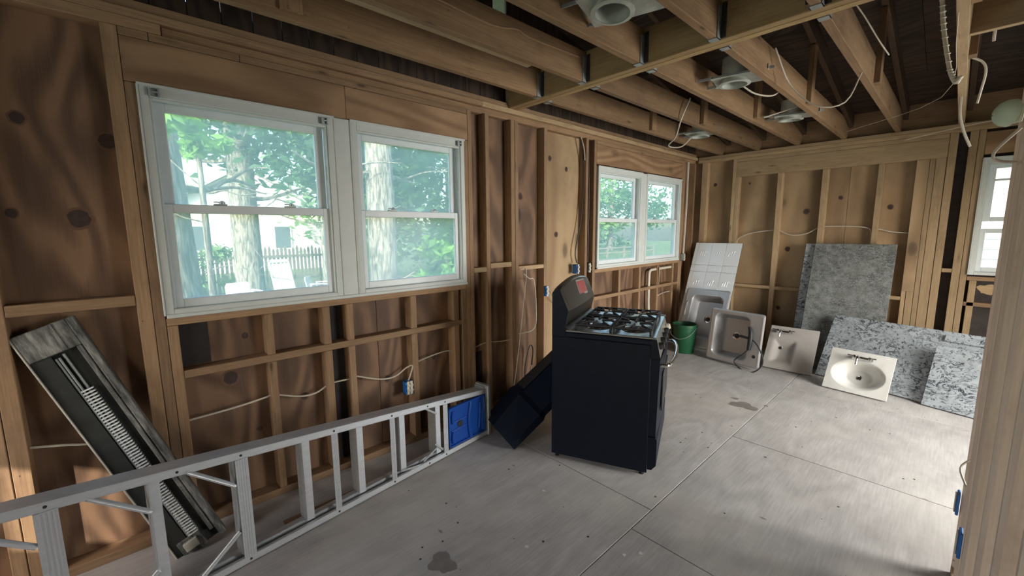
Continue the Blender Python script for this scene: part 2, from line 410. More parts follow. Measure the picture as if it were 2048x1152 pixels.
for y0, y1 in ((BY, .235), ): lw(y0, y1, PZ, 2.57, 'top_plate')
lw(.24, 6.2, PZ, 2.57, 'top_plate', W_STUD, -.03)
lw(BY, 2.2, 2.571, 2.61, 'top_plate'); lw(2.2, 6.2, 2.571, 2.61, 'top_plate', W_PALE)
lw(BY, 2.75, 2.611, 2.652, 'rim_plate', None, -.012); lw(2.75, 6.2, 2.611, 2.652, 'rim_plate', None, -.02)
for y0, y1 in ((-2.4, -2.36), (-2.0, -1.96), (-1.57, -1.53), (-1.16, -1.12), (-.80, -.76), (-.49, -.444), (-.441, -.385), (.024, .079),
               (2.045, 2.082), (2.222, 2.26), (2.505, 2.548), (2.552, 2.592), (2.925, 2.966), (3.56, 3.598), (3.70, 3.742), (5.735, 5.775), (5.78, 5.83), (6.12, 6.16)):
    lw(y0, y1, .046, PZ-.001)
lw(.081, .124, .046, 2.285, 'stud'); lw(2.003, 2.043, .046, 2.285, 'stud')
lw(.081, 1.10, 2.287, 2.483, 'header_board', W_HEAD); lw(1.101, 2.043, 2.287, 2.483, 'header_board', W_HEAD)
for y0, y1 in ((.081, .185), (.187, .55), (.552, 2.043)): lw(y0, y1, 2.485, 2.521, 'plate_block')
lw(.126, 2.0, 1.125, 1.165, 'window_sill_plate'); lw(.172, 1.95, .84, .882, 'nailer')
lw(-.383, .022, 1.245, 1.295, 'nailer'); lw(.126, .17, .046, 1.124, 'stud')
for y0, y1 in ((.56, .60), (.878, .922), (1.03, 1.07), (1.492, 1.54), (1.872, 1.922)):
    lw(y0, y1, .883, 1.124, 'cripple_stud'); lw(y0, y1, .046, .839, 'cripple_stud')
lw(1.953, 2.0, .046, 1.124, 'cripple_stud')
lw(2.084, 2.22, 1.25, 1.29, 'nailer', W_PALE); lw(2.262, 2.503, 1.275, 1.318, 'nailer', W_PALE); lw(2.594, 2.923, 1.235, 1.272, 'nailer', W_PALE)
for y0, y1, z0, z1 in ((.172, .30, .885, 1.123), (.925, 1.027, .885, 1.123), (.925, 1.027, .05, .838), (2.09, 2.215, .05, .55)):
    MB().box((LX-.0895, y0, z0), (LX-.086, y1, z1)).build('felt_strip', FELT, wl)
KNOT = flat('dark_knot', (.055, .032, .026), .8, 0, .25, scale=60)
KNOTR = flat('knot_ring', (.15, .08, .05), .8, 0, .15, scale=40)
def knot(wall, a, z, r, left=True, seed=0):
    rn = random.Random(seed); P = []
    for k in range(18): an = 2*PI*k/18; P.append((math.cos(an)*r*rn.uniform(.88, 1.08), math.sin(an)*r*1.12*rn.uniform(.9, 1.06)))
    m = MB()
    M = Matrix(((0, 0, 1, LX-.0898), (1, 0, 0, a), (0, 1, 0, z), (0, 0, 0, 1))) if left else Matrix(((1, 0, 0, a), (0, 0, -1, FY+.0898), (0, 1, 0, z), (0, 0, 0, 1)))
    m.prism([(x*1.35, y*1.3) for x, y in P], 0, .0005, M); m.mc = 1; m.prism(P, 0, .001, M); m.build('knot', [KNOTR, KNOT], wall)
for i_, (y, z, r) in enumerate(((-.27, 2.08, .022), (.0, 2.02, .032), (-.13, 1.66, .038), (-.33, 1.68, .018), (.07, 1.68, .03), (.38, .77, .035), (.76, .55, .022), (1.33, .52, .022), (1.73, .60, .02), (1.78, .27, .02), (.47, 1.0, .018), (-.18, .84, .03))): knot(wl, y, z, r, True, i_)
for i_, (y, z, r) in enumerate(((.5, .42, .016), (.76, .3, .014), (3.2, 1.55, .022), (3.35, 2.2, .018), (3.1, 2.28, .02), (2.7, 1.9, .025))): knot(wl, y, z, r, True, i_+40)
# second window bay
lw(3.744, 5.733, 2.285, 2.483, 'header_board', W_HEAD); lw(3.744, 5.733, 2.485, 2.521, 'plate_block')
lw(3.744, 5.733, 1.125, 1.165, 'window_sill_plate'); lw(3.744, 5.733, .82, .86, 'nailer')
for y in (4.22, 4.68, 5.14, 5.56): lw(y, y+.042, .861, 1.124, 'cripple_stud'); lw(y, y+.042, .046, .819, 'cripple_stud')
# gable end above the plates
gm = MB()
yy = BY
vent_hole = (2.26, 3.30, 2.41, 3.52)
def roofz(y, off=0): return 3.56-.187*abs(y-1.9)+off
i = 0
ys = [BY]
while ys[-1] < FY+.1: ys.append(ys[-1]+.145 if not (2.1 < ys[-1] < 2.35) else ys[-1]+.15)
ys = [BY+.145*k for k in range(62)]
for y0, y1 in zip(ys, ys[1:]):
    if y0 > FY: break
    z1 = roofz((y0+y1)/2, .16)
    segs = [(2.653, z1)]
    if y0 < 2.46 and y1 > 2.44: segs = [(2.653, 3.27), (3.53, z1)]
    for z0_, z1_ in segs:
        if z1_ > z0_: MB().box((LX-.095, y0+.002, z0_), (LX-.075, y1-.002, z1_)).build('gable_board', W_ROOF, wl)

# ---------------------------------------------------------------- far wall
W3 = (.095, 1.113, .98, 2.25)
wf = panel(None, (LX-.12, FY+.105, -.3), (RX+.1, FY+.115, 2.9), 1, SIDING, (W3,), 'wall_far'); tag(wf, kind='structure')
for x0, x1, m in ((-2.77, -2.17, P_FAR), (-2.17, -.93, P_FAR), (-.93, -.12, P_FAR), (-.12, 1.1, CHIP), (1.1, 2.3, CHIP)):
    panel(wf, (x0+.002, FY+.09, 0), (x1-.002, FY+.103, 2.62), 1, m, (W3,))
def fw(x0, x1, z0, z1, name='stud', mat=None, f=0.0, dep=.09):
    return board(name, (x0, FY-f, z0), (x1, FY+dep, z1), mat or W_PALE, wf)
fw(LX, -.5, 0, .045, 'bottom_plate'); fw(-.5, RX, 0, .045, 'bottom_plate')
fw(LX+.01, -.6, 2.571, 2.61, 'top_plate'); fw(-.6, RX, 2.571, 2.61, 'top_plate'); fw(LX+.01, RX, 2.53, 2.57, 'top_plate')
fw(-2.148, -.155, 2.487, 2.528, 'plate_block'); fw(-2.148, -.155, 2.292, 2.485, 'header_board')
for x0, x1, z1 in ((-2.61, -2.53, 2.529), (-2.193, -2.150, 2.529), (-2.148, -2.105, 2.291), (-1.65, -1.594, 2.291), (-1.184, -1.125, 2.291), (-.678, -.627, 2.291),
                   (-.275, -.235, 2.291), (-.232, -.157, 2.291), (-.152, -.092, 2.529), (-.015, .043, 2.529), (.046, .092, 2.529), (1.0, 1.04, 2.529), (1.5, 1.54, 2.529), (2.0, 2.04, 2.529)):
    fw(x0, x1, .046, z1)
fw(-.375, -.278, .9, 2.291, 'stud', P_FAR, 0, .05); fw(-.375, -.34, .046, .9, 'stud'); fw(-.335, -.278, .046, .9, 'stud')
for x0, x1, z in ((-2.103, -1.652, .80), (-1.592, -1.186, .80), (-1.123, -.68, .80), (-.625, -.377, .80), (-.09, -.017, 1.13)):
    fw(x0, x1, z, z+.04, 'nailer')
fw(.094, .98, 2.29, 2.50, 'header_board', W_HEAD); fw(.094, .98, 1.06, 1.10, 'window_sill_plate', W_STUD); fw(.094, .98, .80, .84, 'nailer', W_STUD)
fw(.115, .165, .046, 1.059, 'cripple_stud')
MB().prism([(.25+.07*math.cos(a)*(1+.25*math.sin(3*a)), .97+.05*math.sin(a)*(1+.2*math.cos(5*a))) for a in [k*PI/8 for k in range(16)]], 0, .002,
           Matrix(((1, 0, 0, 0), (0, 0, -1, FY+.0885), (0, 1, 0, 0), (0, 0, 0, 1)))).build('foam_patch', W_PALE, wf)

for i_, (x, z, r) in enumerate(((-1.33, 1.80, .028), (-1.50, 1.33, .024), (-1.0, 1.95, .018), (-2.45, 2.22, .02), (-.55, 1.82, .022), (-2.0, 2.2, .012), (-1.55, .55, .02), (-.95, 1.2, .016))): knot(wf, x, z, r, False, i_+20)
# ---------------------------------------------------------------- unseen walls with assumed openings for the light to come in by
wr = panel(None, (RX, BY, -.3), (RX+.12, FY+.1, 2.75), 0, CHIP, ((3.2, .02, 4.7, 2.1),), 'wall_right'); tag(wr, kind='structure')  # side door opening is assumed, out of view
wb = panel(None, (LX-.12, BY-.12, -.3), (RX+.1, BY, 2.75), 1, CHIP, ((.3, .02, 2.0, 2.2), (-1.2, 1.40, -.92, 1.86), (-2.42, .9, -1.42, 2.1)), 'wall_back'); tag(wb, kind='structure')  # no back opening is seen
gb = MB().add([(RX+.02, BY-.1, 2.7), (RX+.02, FY+.2, 2.7), (RX+.02, FY+.2, roofz(FY+.2, .15)), (RX+.02, 1.9, roofz(1.9, .15)), (RX+.02, BY-.1, roofz(BY-.1, .15)),
              (RX+.06, BY-.1, 2.7), (RX+.06, FY+.2, 2.7), (RX+.06, FY+.2, roofz(FY+.2, .15)), (RX+.06, 1.9, roofz(1.9, .15)), (RX+.06, BY-.1, roofz(BY-.1, .15))],
             [(0, 1, 2, 3, 4), (9, 8, 7, 6, 5), (0, 5, 6, 1), (1, 6, 7, 2), (2, 7, 8, 3), (3, 8, 9, 4), (4, 9, 5, 0)]).build('gable_panel', W_ROOF, wr)
board('eave_board', (LX-.1, BY-.1, 2.6), (RX, BY-.06, 3.2), W_RAFT, wb)
board('eave_board', (LX-.1, FY+.092, 2.612), (RX+.02, FY+.13, 2.95), W_STUD, wf)
tag(MB().box((RX+.15, -1.5, 2.35), (5.9, 5.6, 2.45)).build('sun_block_roof', SHINGLE), kind='structure')  # unseen roof, added to keep direct sun out of the assumed side door
tag(MB().box((.32, -7.2, 2.35), (5.6, BY-.15, 2.45)).build('sun_block_roof', SHINGLE), kind='structure')  # second added roof out of view, blocks sun at the made-up back opening

# ---------------------------------------------------------------- partition at the camera's right
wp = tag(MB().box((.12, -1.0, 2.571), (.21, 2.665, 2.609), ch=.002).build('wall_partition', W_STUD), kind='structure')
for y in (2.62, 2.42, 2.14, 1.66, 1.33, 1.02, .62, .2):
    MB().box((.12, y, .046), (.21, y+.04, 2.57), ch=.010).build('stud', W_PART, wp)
MB().box((.12, -1.0, 0), (.21, 2.665, .045), ch=.002).build('bottom_plate', W_PALE, wp)

# ---------------------------------------------------------------- ceiling: deck, rafters, joists, beam
dk = MB()
for s in (1, -1):
    ye = FY+.5 if s > 0 else BY-.5
    a = (1.9, roofz(1.9, .16)); b = (ye, roofz(ye, .16))
    v = [(LX-.5, a[0], a[1]+.04), (RX+.5, a[0], a[1]+.04), (RX+.5, b[0], b[1]+.04), (LX-.5, b[0], b[1]+.04),
         (LX-.5, a[0], a[1]+.02), (RX+.5, a[0], a[1]+.02), (RX+.5, b[0], b[1]+.02), (LX-.5, b[0], b[1]+.02)]
    dk.add(v, [(0, 1, 2, 3), (7, 6, 5, 4), (0, 4, 5, 1), (1, 5, 6, 2), (2, 6, 7, 3), (3, 7, 4, 0)])
ce = tag(dk.build('ceiling', SHINGLE), kind='structure')
def slope(m, x0, x1, y0, y1, lo, hi, mat, name):   # board following the roof slope
    v = []
    for y in (y0, y1):
        for x, off in ((x0, lo), (x1, lo), (x1, hi), (x0, hi)): v.append((x, y, roofz(y, off)))
    f = [(3, 2, 1, 0), (4, 5, 6, 7), (0, 1, 5, 4), (1, 2, 6, 5), (2, 3, 7, 6), (3, 0, 4, 7)]
    ro = random.random()*30
    uv = [[(0, 0)]*4, [(0, 0)]*4]+[[(y0+ro, k), (y0+ro, k+.15), (y1+ro, k+.15), (y1+ro, k)] for k in (ro, ro+1, ro+2, ro+3)]
    if name == 'plywood_sheet': uv[2] = [(x0+ro, y0), (x1+ro, y0), (x1+ro, y1), (x0+ro, y1)]
    return MB().add(v, f, None, uv).build(name, mat, ce)
for r, y0 in enumerate((1.9, 3.12, 4.34, 5.56)):
    for k in range(3):
        x0 = LX-.1+k*2.44-(1.22 if r % 2 else 0); x1 = min(x0+2.436, RX+.3); x0 = max(x0, LX-.1)
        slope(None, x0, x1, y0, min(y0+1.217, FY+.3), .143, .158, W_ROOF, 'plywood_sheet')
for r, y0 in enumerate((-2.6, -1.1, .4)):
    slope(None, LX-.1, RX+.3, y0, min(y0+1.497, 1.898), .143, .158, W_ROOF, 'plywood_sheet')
JX = [-2.36, -1.93, -1.49, -1.035, -.575, -.11, .35, .80, 1.25, 1.70]
for x in JX:
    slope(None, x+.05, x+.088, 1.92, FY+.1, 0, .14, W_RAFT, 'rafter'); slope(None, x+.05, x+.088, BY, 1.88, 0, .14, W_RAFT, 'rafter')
board('ridge_board', (LX, 1.882, 3.40), (RX, 1.918, 3.70), W_RAFT, ce)
JZ, JT = 2.612, 2.815
def strap(x, y, s):
    m = MB(); t = .0015
    m.box((x-.004, y, JZ-.004), (x+.049, y+s*.045, JZ-.001)); m.box((x-.004, y, JZ-.004), (x-.001, y+s*.045, JT-.04)); m.box((x+.046, y, JZ-.004), (x+.049, y+s*.045, JT-.04))
    m.mc = 1
    m.box((x+.049, y-s*.0, JZ+.005), (x+.075, y-s*.0+s*.003, JT-.02)); m.box((x-.028, y, JZ+.03), (x-.004, y+s*.003, JT-.02))
    m.build('joist_hanger', [GALV, GALVD], ce)
for i, x in enumerate(JX):
    if i < 10:
        board('joist', (x, BY, JZ), (x+.044, 2.488, JT), W_JOIST, ce); strap(x, 2.487, -1)
    xf = x-.035 if i == 0 else x
    board('joist', (xf, 2.602, JZ), (xf+.046, FY+.09, JT), W_PALE if i == 5 else W_JOIST, ce); strap(xf, 2.603, 1)
board('joist_sister', (-1.975, .70, JZ+.002), (-1.933, 1.99, JT-.03), W_PALE, ce)
board('nailing_block', (-2.315, .66, JZ+.03), (-2.29, .76, JT+.1), W_JOIST, ce)
board('beam', (LX-.05, 2.49, 2.611), (RX, 2.544, 2.825), W_BEAM, ce, .004); board('beam', (LX-.05, 2.546, 2.611), (RX, 2.60, 2.825), W_BEAM, ce, .004)
for x, y in ((-2.35, 4.2), (-1.88, 4.35), (-1.445, 4.5), (-.99, 4.33), (-.53, 4.1), (-.065, 3.9), (-.065, 2.95), (.395, 4.2)):
    board('hanger_block', (x, y, JZ+.02), (x+.038, y+.088, roofz(y, -.01)), W_JOIST, ce)
board('blocking', (-.062, 3.42, JZ), (.348, 3.46, JT), W_PALE, ce); board('blocking', (.396, 3.42, JZ), (.798, 3.46, JT), W_PALE, ce)

# ---------------------------------------------------------------- windows
def sash(root, M, x0, x1, z0, z1, y0, y1, st, top, bot, locks=False, bars=(), name='sash'):
    m = MB(); c = .003
    m.box((x0, y0, z0), (x0+st, y1, z1), M, c); m.box((x1-st, y0, z0), (x1, y1, z1), M, c)
    m.box((x0+st, y0, z0), (x1-st, y1, z0+bot), M, c); m.box((x0+st, y0, z1-top), (x1-st, y1, z1), M, c)
    for b in bars: m.box((x0+st, y0+.006, b-.01), (x1-st, y1-.006, b+.01), M, .002)
    o = m.build(name, WHITE, root)
    MB().box((x0+st-.004, (y0+y1)/2-.002, z0+bot-.004), (x1-st+.004, (y0+y1)/2+.002, z1-top+.004), M).build('glass_pane', GLASS, o)
    if locks:
        for t in (.3, .72):
            cx = x0+(x1-x0)*t; k = MB()
            k.box((cx-.03, y0-.002, z1), (cx+.03, y0+.022, z1+.008), M, .002); k.lathe([(0, 0), (.014, 0), (.014, .012), (.006, .018), (0, .018)], 12, M @ Matrix.Translation((cx+.008, y0+.01, z1+.006)))
            k.box((cx-.03, y0+.004, z1+.014), (cx+.005, y0+.014, z1+.02), M, .002); k.build('sash_lock', GALV, o)
    return o
def unit(root, M, x0, x1, z0, z1, zm=None, brackets=(0, 1), low=None, up=None, upbars=()):
    f = MB(); c = .003
    # jambs, head, sill and the proud inner edge
    f.box((x0, -.012, z0), (x0+.034, .10, z1), M, c); f.box((x1-.034, -.012, z0), (x1, .10, z1), M, c)
    f.box((x0+.034, -.012, z1-.052), (x1-.034, .10, z1), M, c); f.box((x0+.034, -.012, z0), (x1-.034, .11, z0+.03), M, c)
    f.box((x0+.034, .0, z0+.03), (x0+.044, .022, z1-.052), M, .002); f.box((x1-.044, .0, z0+.03), (x1-.034, .022, z1-.052), M, .002)
    f.box((x0+.044, .0, z1-.064), (x1-.044, .022, z1-.052), M, .002)
    f.box((x0-.006, -.018, z1-.004), (x1+.006, 0, z1+.008), M, .002); f.box((x0-.008, -.018, z0), (x0, 0, z1), M, .002)
    f.build('window_frame', WHITE2, root)
    zm = zm or z0+.535
    lo = low or (z0+.03, zm+.022); u = up or (zm-.022, z1-.052)
    sash(root, M, x0+.036, x1-.036, lo[0], lo[1], .024, .052, .042, .044, .045, True)
    sash(root, M, x0+.044, x1-.044, u[0], u[1], .056, .084, .048, .046, .044, False, upbars)
    for s in (0, 1):
        k = MB(); xx = x0+.036 if s == 0 else x1-.05
        k.box((xx+.002, .020, (u[0]+u[1])/2-.05), (xx+.010, .026, (u[0]+u[1])/2+.03), M); k.build('sash_latch', CREAM, root)
    for s in brackets:
        xx = x0+.055 if s == 0 else x1-.055; k = MB()
        k.box((xx-.018, -.02, z1-.05), (xx+.018, -.012, z1-.012), M, .002); k.box((xx-.018, -.035, z1-.05), (xx-.012, -.012, z1-.012), M, .001)
        k.box((xx+.012, -.035, z1-.05), (xx+.018, -.012, z1-.012), M, .001); k.tube([(xx-.012, -.028, z1-.03), (xx+.012, -.028, z1-.03)], .005, 8, M, smooth=0)
        k.build('blind_bracket', GALV, root)
ML = Matrix(((0, -1, 0, LX), (1, 0, 0, 0), (0, 0, 1, 0), (0, 0, 0, 1))); MF = Matrix(((1, 0, 0, 0), (0, 1, 0, FY), (0, 0, 1, 0), (0, 0, 0, 1)))
w1 = thing('window_1', None, None, kind='structure')
unit(w1, ML, .128, 1.012, 1.18, 2.28, 1.713); unit(w1, ML, 1.122, 2.0, 1.18, 2.28, 1.71, (1,))
MB().box((1.014, -.008, 1.182), (1.12, .09, 2.283), ML, .003).build('mullion', WHITE2, w1)
MB().box((.13, -.022, 1.166), (2.0, .0, 1.186), ML, .003).build('stool', WHITE2, w1)
w2 = thing('window_2', None, None, kind='structure')
unit(w2, ML, 3.766, 4.665, 1.18, 2.26, 1.70, ()); unit(w2, ML, 4.775, 5.71, 1.18, 2.26, 1.70, ())
MB().box((4.667, -.008, 1.182), (4.773, .09, 2.263), ML, .003).build('mullion', WHITE2, w2)
MB().box((3.766, -.022, 1.166), (5.71, .0, 1.186), ML, .003).build('stool', WHITE2, w2)
w3 = thing('window_3', None, None, kind='structure')
unit(w3, MF, .10, .97, 1.118, 2.25, 1.62, (), (1.15, 1.575), (1.645, 2.2), (2.044,))

# ---------------------------------------------------------------- electrical cables, boxes and pipes
def cable(pts, label, r=.0055, mat=None, name='electrical_cable', group=None, cat='cable', n=6):
    return tag(MB().tube(pts, r, n).build(name, mat or CABLEW, None, True), label, cat, group)
cx_ = LX-.035
def lc(pts, label, **k):
    return cable([(cx_+(.0 if len(p) < 3 else p[2]), p[0], p[1]) for p in pts], label, **k)
lc([(-.384, .656), (-.28, .63), (-.188, .606), (.02, .605)], 'thin white cable crossing the plywood behind the heater cover')
lc([(.154, .60), (.332, .606), (.454, .614), (.56, .627)], 'white cable sagging in the first bay below the large window', group=None)
lc([(.60, .62), (.721, .576), (.81, .571), (.88, .60)], 'white cable drooping in the second bay below the large window')
lc([(.922, .612), (1.035, .61)], 'short white cable crossing the narrow black cavity')
lc([(1.07, .62), (1.249, .551), (1.364, .544), (1.456, .587), (1.49, .60, .03), (1.47, .52, .02), (1.462, .49, .01)], 'white cable curving down into the blue outlet box')
lc([(1.54, .61), (1.664, .63), (1.803, .642), (1.88, .628)], 'white cable right of the blue outlet box rising to the next stud')
lc([(2.084, .608), (2.172, .627), (2.222, .63)], 'short grey cable in the bay just right of the large window')
lc([(2.262, .628), (2.33, .62), (2.408, .608), (2.505, .605)], 'short white cable level between studs above the blue shelf of the ladder')
def lc2(pts, label, **k): return cable([(LX+.008, p[0], p[1]) for p in pts], label, **k)
lc2([(2.60, 1.245), (2.678, 1.234), (2.645, .96), (2.611, .731), (2.544, .318), (2.471, .02)], 'thin white wire hanging from the nailer down to the black hood', r=.004)
lc2([(2.646, 1.199), (2.72, 1.15), (2.777, 1.133), (2.804, .941), (2.79, .677), (2.579, .652)], 'white wire looping right of the hanging wire and back to the stud', r=.0045)
lc2([(2.687, .055), (2.654, .291), (2.702, .475), (2.736, .517), (2.763, .463), (2.749, .318)], 'dark cable bent in a hook near the bottom of the bay', r=.006, mat=CABLEB)
cable([(LX-.0, 2.736, .50), (LX, 2.75, .44), (LX, 2.745, .28), (LX, 2.742, .17)], 'stripped copper wire ends hanging from the hooked cable', .004, COPPER)
lc([(3.486, 2.52), (3.558, 2.257), (3.537, 1.748), (3.445, 1.386), (3.47, 1.25)], 'black cable running down the cavity left of the far window pair', mat=CABLEB, r=.007)
lc([(3.637, 2.52), (3.66, 1.908), (3.654, 1.25)], 'dark cable between the two studs left of the far window pair', mat=CABLEB, r=.007)
lc([(3.49, 2.52, .02), (3.53, 2.40, .03), (3.555, 2.3, .02)], 'short white wire end at the top of the dark cavity', r=.005)
cable([(LX+.012, 3.0, 1.0), (LX+.01, 3.06, .93), (LX-.02, 3.12, .90), (LX-.07, 3.2, .80)], 'short bare wire curling on the light plywood beside the stove', .004, COPPER)
cable([(LX+.025, 5.845, 2.51), (LX+.025, 5.845, 1.9), (LX+.025, 5.82, 1.35), (LX+.03, 5.80, 1.17)], 'white vertical conduit right of the far window pair', .014, CABLEW, 'conduit', cat='pipe')
cable([(LX-.03, 5.63, 1.075), (LX-.03, 5.35, 1.073), (LX-.03, 5.06, 1.069), (LX-.03, 4.99, 1.05), (LX-.03, 4.977, .98), (LX-.03, 4.98, .7), (LX-.03, 5.0, .50)], 'white elbowed pipe below the far window pair', .018, CREAM, 'waste_pipe', cat='pipe', n=10)
cable([(LX-.03, 5.2, .70), (LX-.03, 5.38, .73), (LX-.03, 5.56, .73)], 'short white cable in the bay below the far right window', .005)
def fc(pts, label): cable([(p[0], FY+.045, p[1]) for p in pts], label, .006)
fc([(-2.1, 1.40), (-2.085, 1.454), (-1.963, 1.522), (-1.813, 1.555), (-1.65, 1.575)], 'white cable arching in the far wall bay above the tiled panel')
fc([(-1.594, 1.565), (-1.468, 1.51), (-1.31, 1.523), (-1.184, 1.60)], 'white cable sagging in the middle far wall bay')
fc([(-1.125, 1.615), (-.877, 1.612), (-.718, 1.59), (-.685, 1.53), (-.68, 1.38)], 'white cable bending down behind the grey granite slab')
fc([(-.627, 1.58), (-.503, 1.545), (-.376, 1.534)], 'thin cable in the far wall bay above and right of the grey slab')
# ceiling wires
cable([(-1.83, 4.0, 2.80), (-1.86, 3.9, 2.6), (-2.0, 4.1, 2.50), (-2.2, 4.35, 2.47), (-2.25, 4.75, 2.52), (-2.2, 4.9, 2.64)], 'white cable drooping under the joists to the farthest lamp housing', .007)
cable([(-1.885, .9, 2.75), (-1.882, 1.28, 2.733), (-1.882, 1.624, 2.722), (-1.882, 1.816, 2.758), (-1.882, 1.921, 2.743), (-1.882, 2.4, 2.758)], 'brown cable stapled along the side of a joist before the beam', .005, W_STUD)
cable([(-.95, 3.3, 2.78), (-.9, 3.5, 2.58), (-.75, 3.55, 2.42), (-.6, 3.6, 2.42), (-.54, 3.7, 2.62)], 'thin cable sagging between two joists beyond the beam', .005)
cable([(-.53, 3.1, 2.85), (-.50, 3.3, 2.82), (-.46, 3.6, 2.76), (-.42, 3.75, 2.70)], 'pale cable slanting off a joist toward the dark roof deck', .004)
cable([(-1.2, 3.5, 2.64), (-1.15, 3.6, 2.60), (-1.08, 3.75, 2.60), (-1.04, 3.85, 2.66)], 'white cable leaving the middle lamp housing', .006)
cable([(-.10, 3.0, 2.6), (-.2, 4.9, 2.62), (-.9, 5.6, 2.58)], 'faint thin wire strung across the dark roof space', .002)
cable([(.5, 5.6, 2.52), (.0, 5.65, 2.5), (-.45, 5.7, 2.44)], 'long thin white wire across the roof space near the far wall', .003)
am = MB(); pts = [Vector(p) for p in ((-.165, 2.9, 2.80), (-.161, 3.0, 2.674), (-.143, 3.0, 2.534), (-.105, 3.0, 2.342), (-.079, 3.0, 2.279), (-.067, 3.0, 2.30))]
am.tube(pts, .009, 8)
for k in range(26):
    t = k/25*4.99; i0 = int(t); p = pts[i0].lerp(pts[i0+1], t-i0); am.lathe([(.009, -.004), (.0125, 0), (.009, .004)], 8, Matrix.Translation(p))
tag(am.build('armoured_cable', CREAM, None, True), 'thick ribbed white cable hanging from the ceiling left of the pale joist', 'cable')
cable([(-.09, 4.9, 2.60), (-.082, 4.9, 2.461), (-.048, 4.9, 2.325), (-.006, 4.9, 2.213)], 'white flat cable end dangling below the pale joist', .009)
cable([(-.058, 4.2, 2.70), (.0, 4.23, 2.66), (.02, 4.25, 2.6), (.01, 4.3, 2.5), (.0, 4.32, 2.42)], 'short white cable hanging right of the pale joist', .007)
cable([(-.06, 3.52, 2.70), (.02, 3.55, 2.68), (.03, 3.6, 2.60)], 'white cable stub under the ceiling blocking', .007)
def outlet(name, label, y, z, x, duplex=2, blue=True, w=.052, h=.095):
    t = thing(name, label, 'outlet', (x, y, z))
    b = MB(); b.box((-.06, -w/2, -h/2), (0, -w/2+.004, h/2)); b.box((-.06, w/2-.004, -h/2), (0, w/2, h/2)); b.box((-.06, -w/2, -h/2), (0, w/2, -h/2+.004)); b.box((-.06, -w/2, h/2-.004), (0, w/2, h/2)); b.box((-.06, -w/2, -h/2), (-.056, w/2, h/2))
    b.box((-.006, -w/2-.008, h/2-.02), (0, -w/2, h/2)); b.box((-.006, -w/2-.008, -h/2), (0, -w/2, -h/2+.02)); b.build('box', BLUEBOX if blue else GALV, t)
    for k in range(duplex):
        yy = 0 if duplex == 1 else (-.012 if k == 0 else .014)
        r = MB(); r.box((-.004, yy-.010, -.05), (.002, yy+.010, .05), None, .001)
        for s in (-1, 1): r.lathe([(0, 0), (.0125, 0), (.0125, .006), (0, .007)], 14, Matrix.Translation((.002, yy, s*.019)) @ Matrix.Rotation(PI/2, 4, 'Y'))
        ro = r.build('receptacle', CREAM, t)
        q = MB()
        for s in (-1, 1):
            q.box((.008, yy-.006, s*.019-.004), (.0095, yy-.0045, s*.019+.004)); q.box((.008, yy+.004, s*.019-.004), (.0095, yy+.0055, s*.019+.004))
        tag(q.build('slot', BLACKM, ro), kind='stuff')
    return t
outlet('outlet_box', 'blue outlet box with double receptacle on a stud above the ladder', 1.452, .445, LX+.012)
outlet('outlet_box', 'blue switch box in the dark cavity above the stove', 3.44, 1.19, LX+.012, 1)
outlet('outlet_box', 'steel-framed receptacle right of the blue switch box', 3.64, 1.19, LX+.012, 1, False, .03)
outlet('outlet_box', 'receptacle on the stud left of the light plywood panel', 2.945, 1.012, LX+.03, 1, True, .036)
outlet('outlet_box', 'receptacle at the foot of the white conduit by the far window', 5.80, 1.20, LX+.055, 1, False, .04)
def side_box(name, label, y, z, mat):
    t = thing(name, label, 'outlet', (.118, y, z)); b = MB()
    b.box((-.012, -.03, -.05), (-.002, .03, .05), None, .003); b.build('box', mat, t); r = MB(); r.box((-.018, -.012, -.045), (-.0125, .012, .045), None, .002); r.build('switch', CREAM, t)
side_box('switch_box', 'blue switch box low on the far end stud of the near partition', 2.64, .36, BLUEBOX)
side_box('switch_box', 'blue switch box with worn white face on the partition by the bottom edge', 2.18, .42, BLUEBOX)
cable([(.165, 2.60, .61), (.13, 2.58, .60), (.10, 2.55, .56), (.118, 2.45, .53)], 'white wire loop poking out of the near partition', .004)

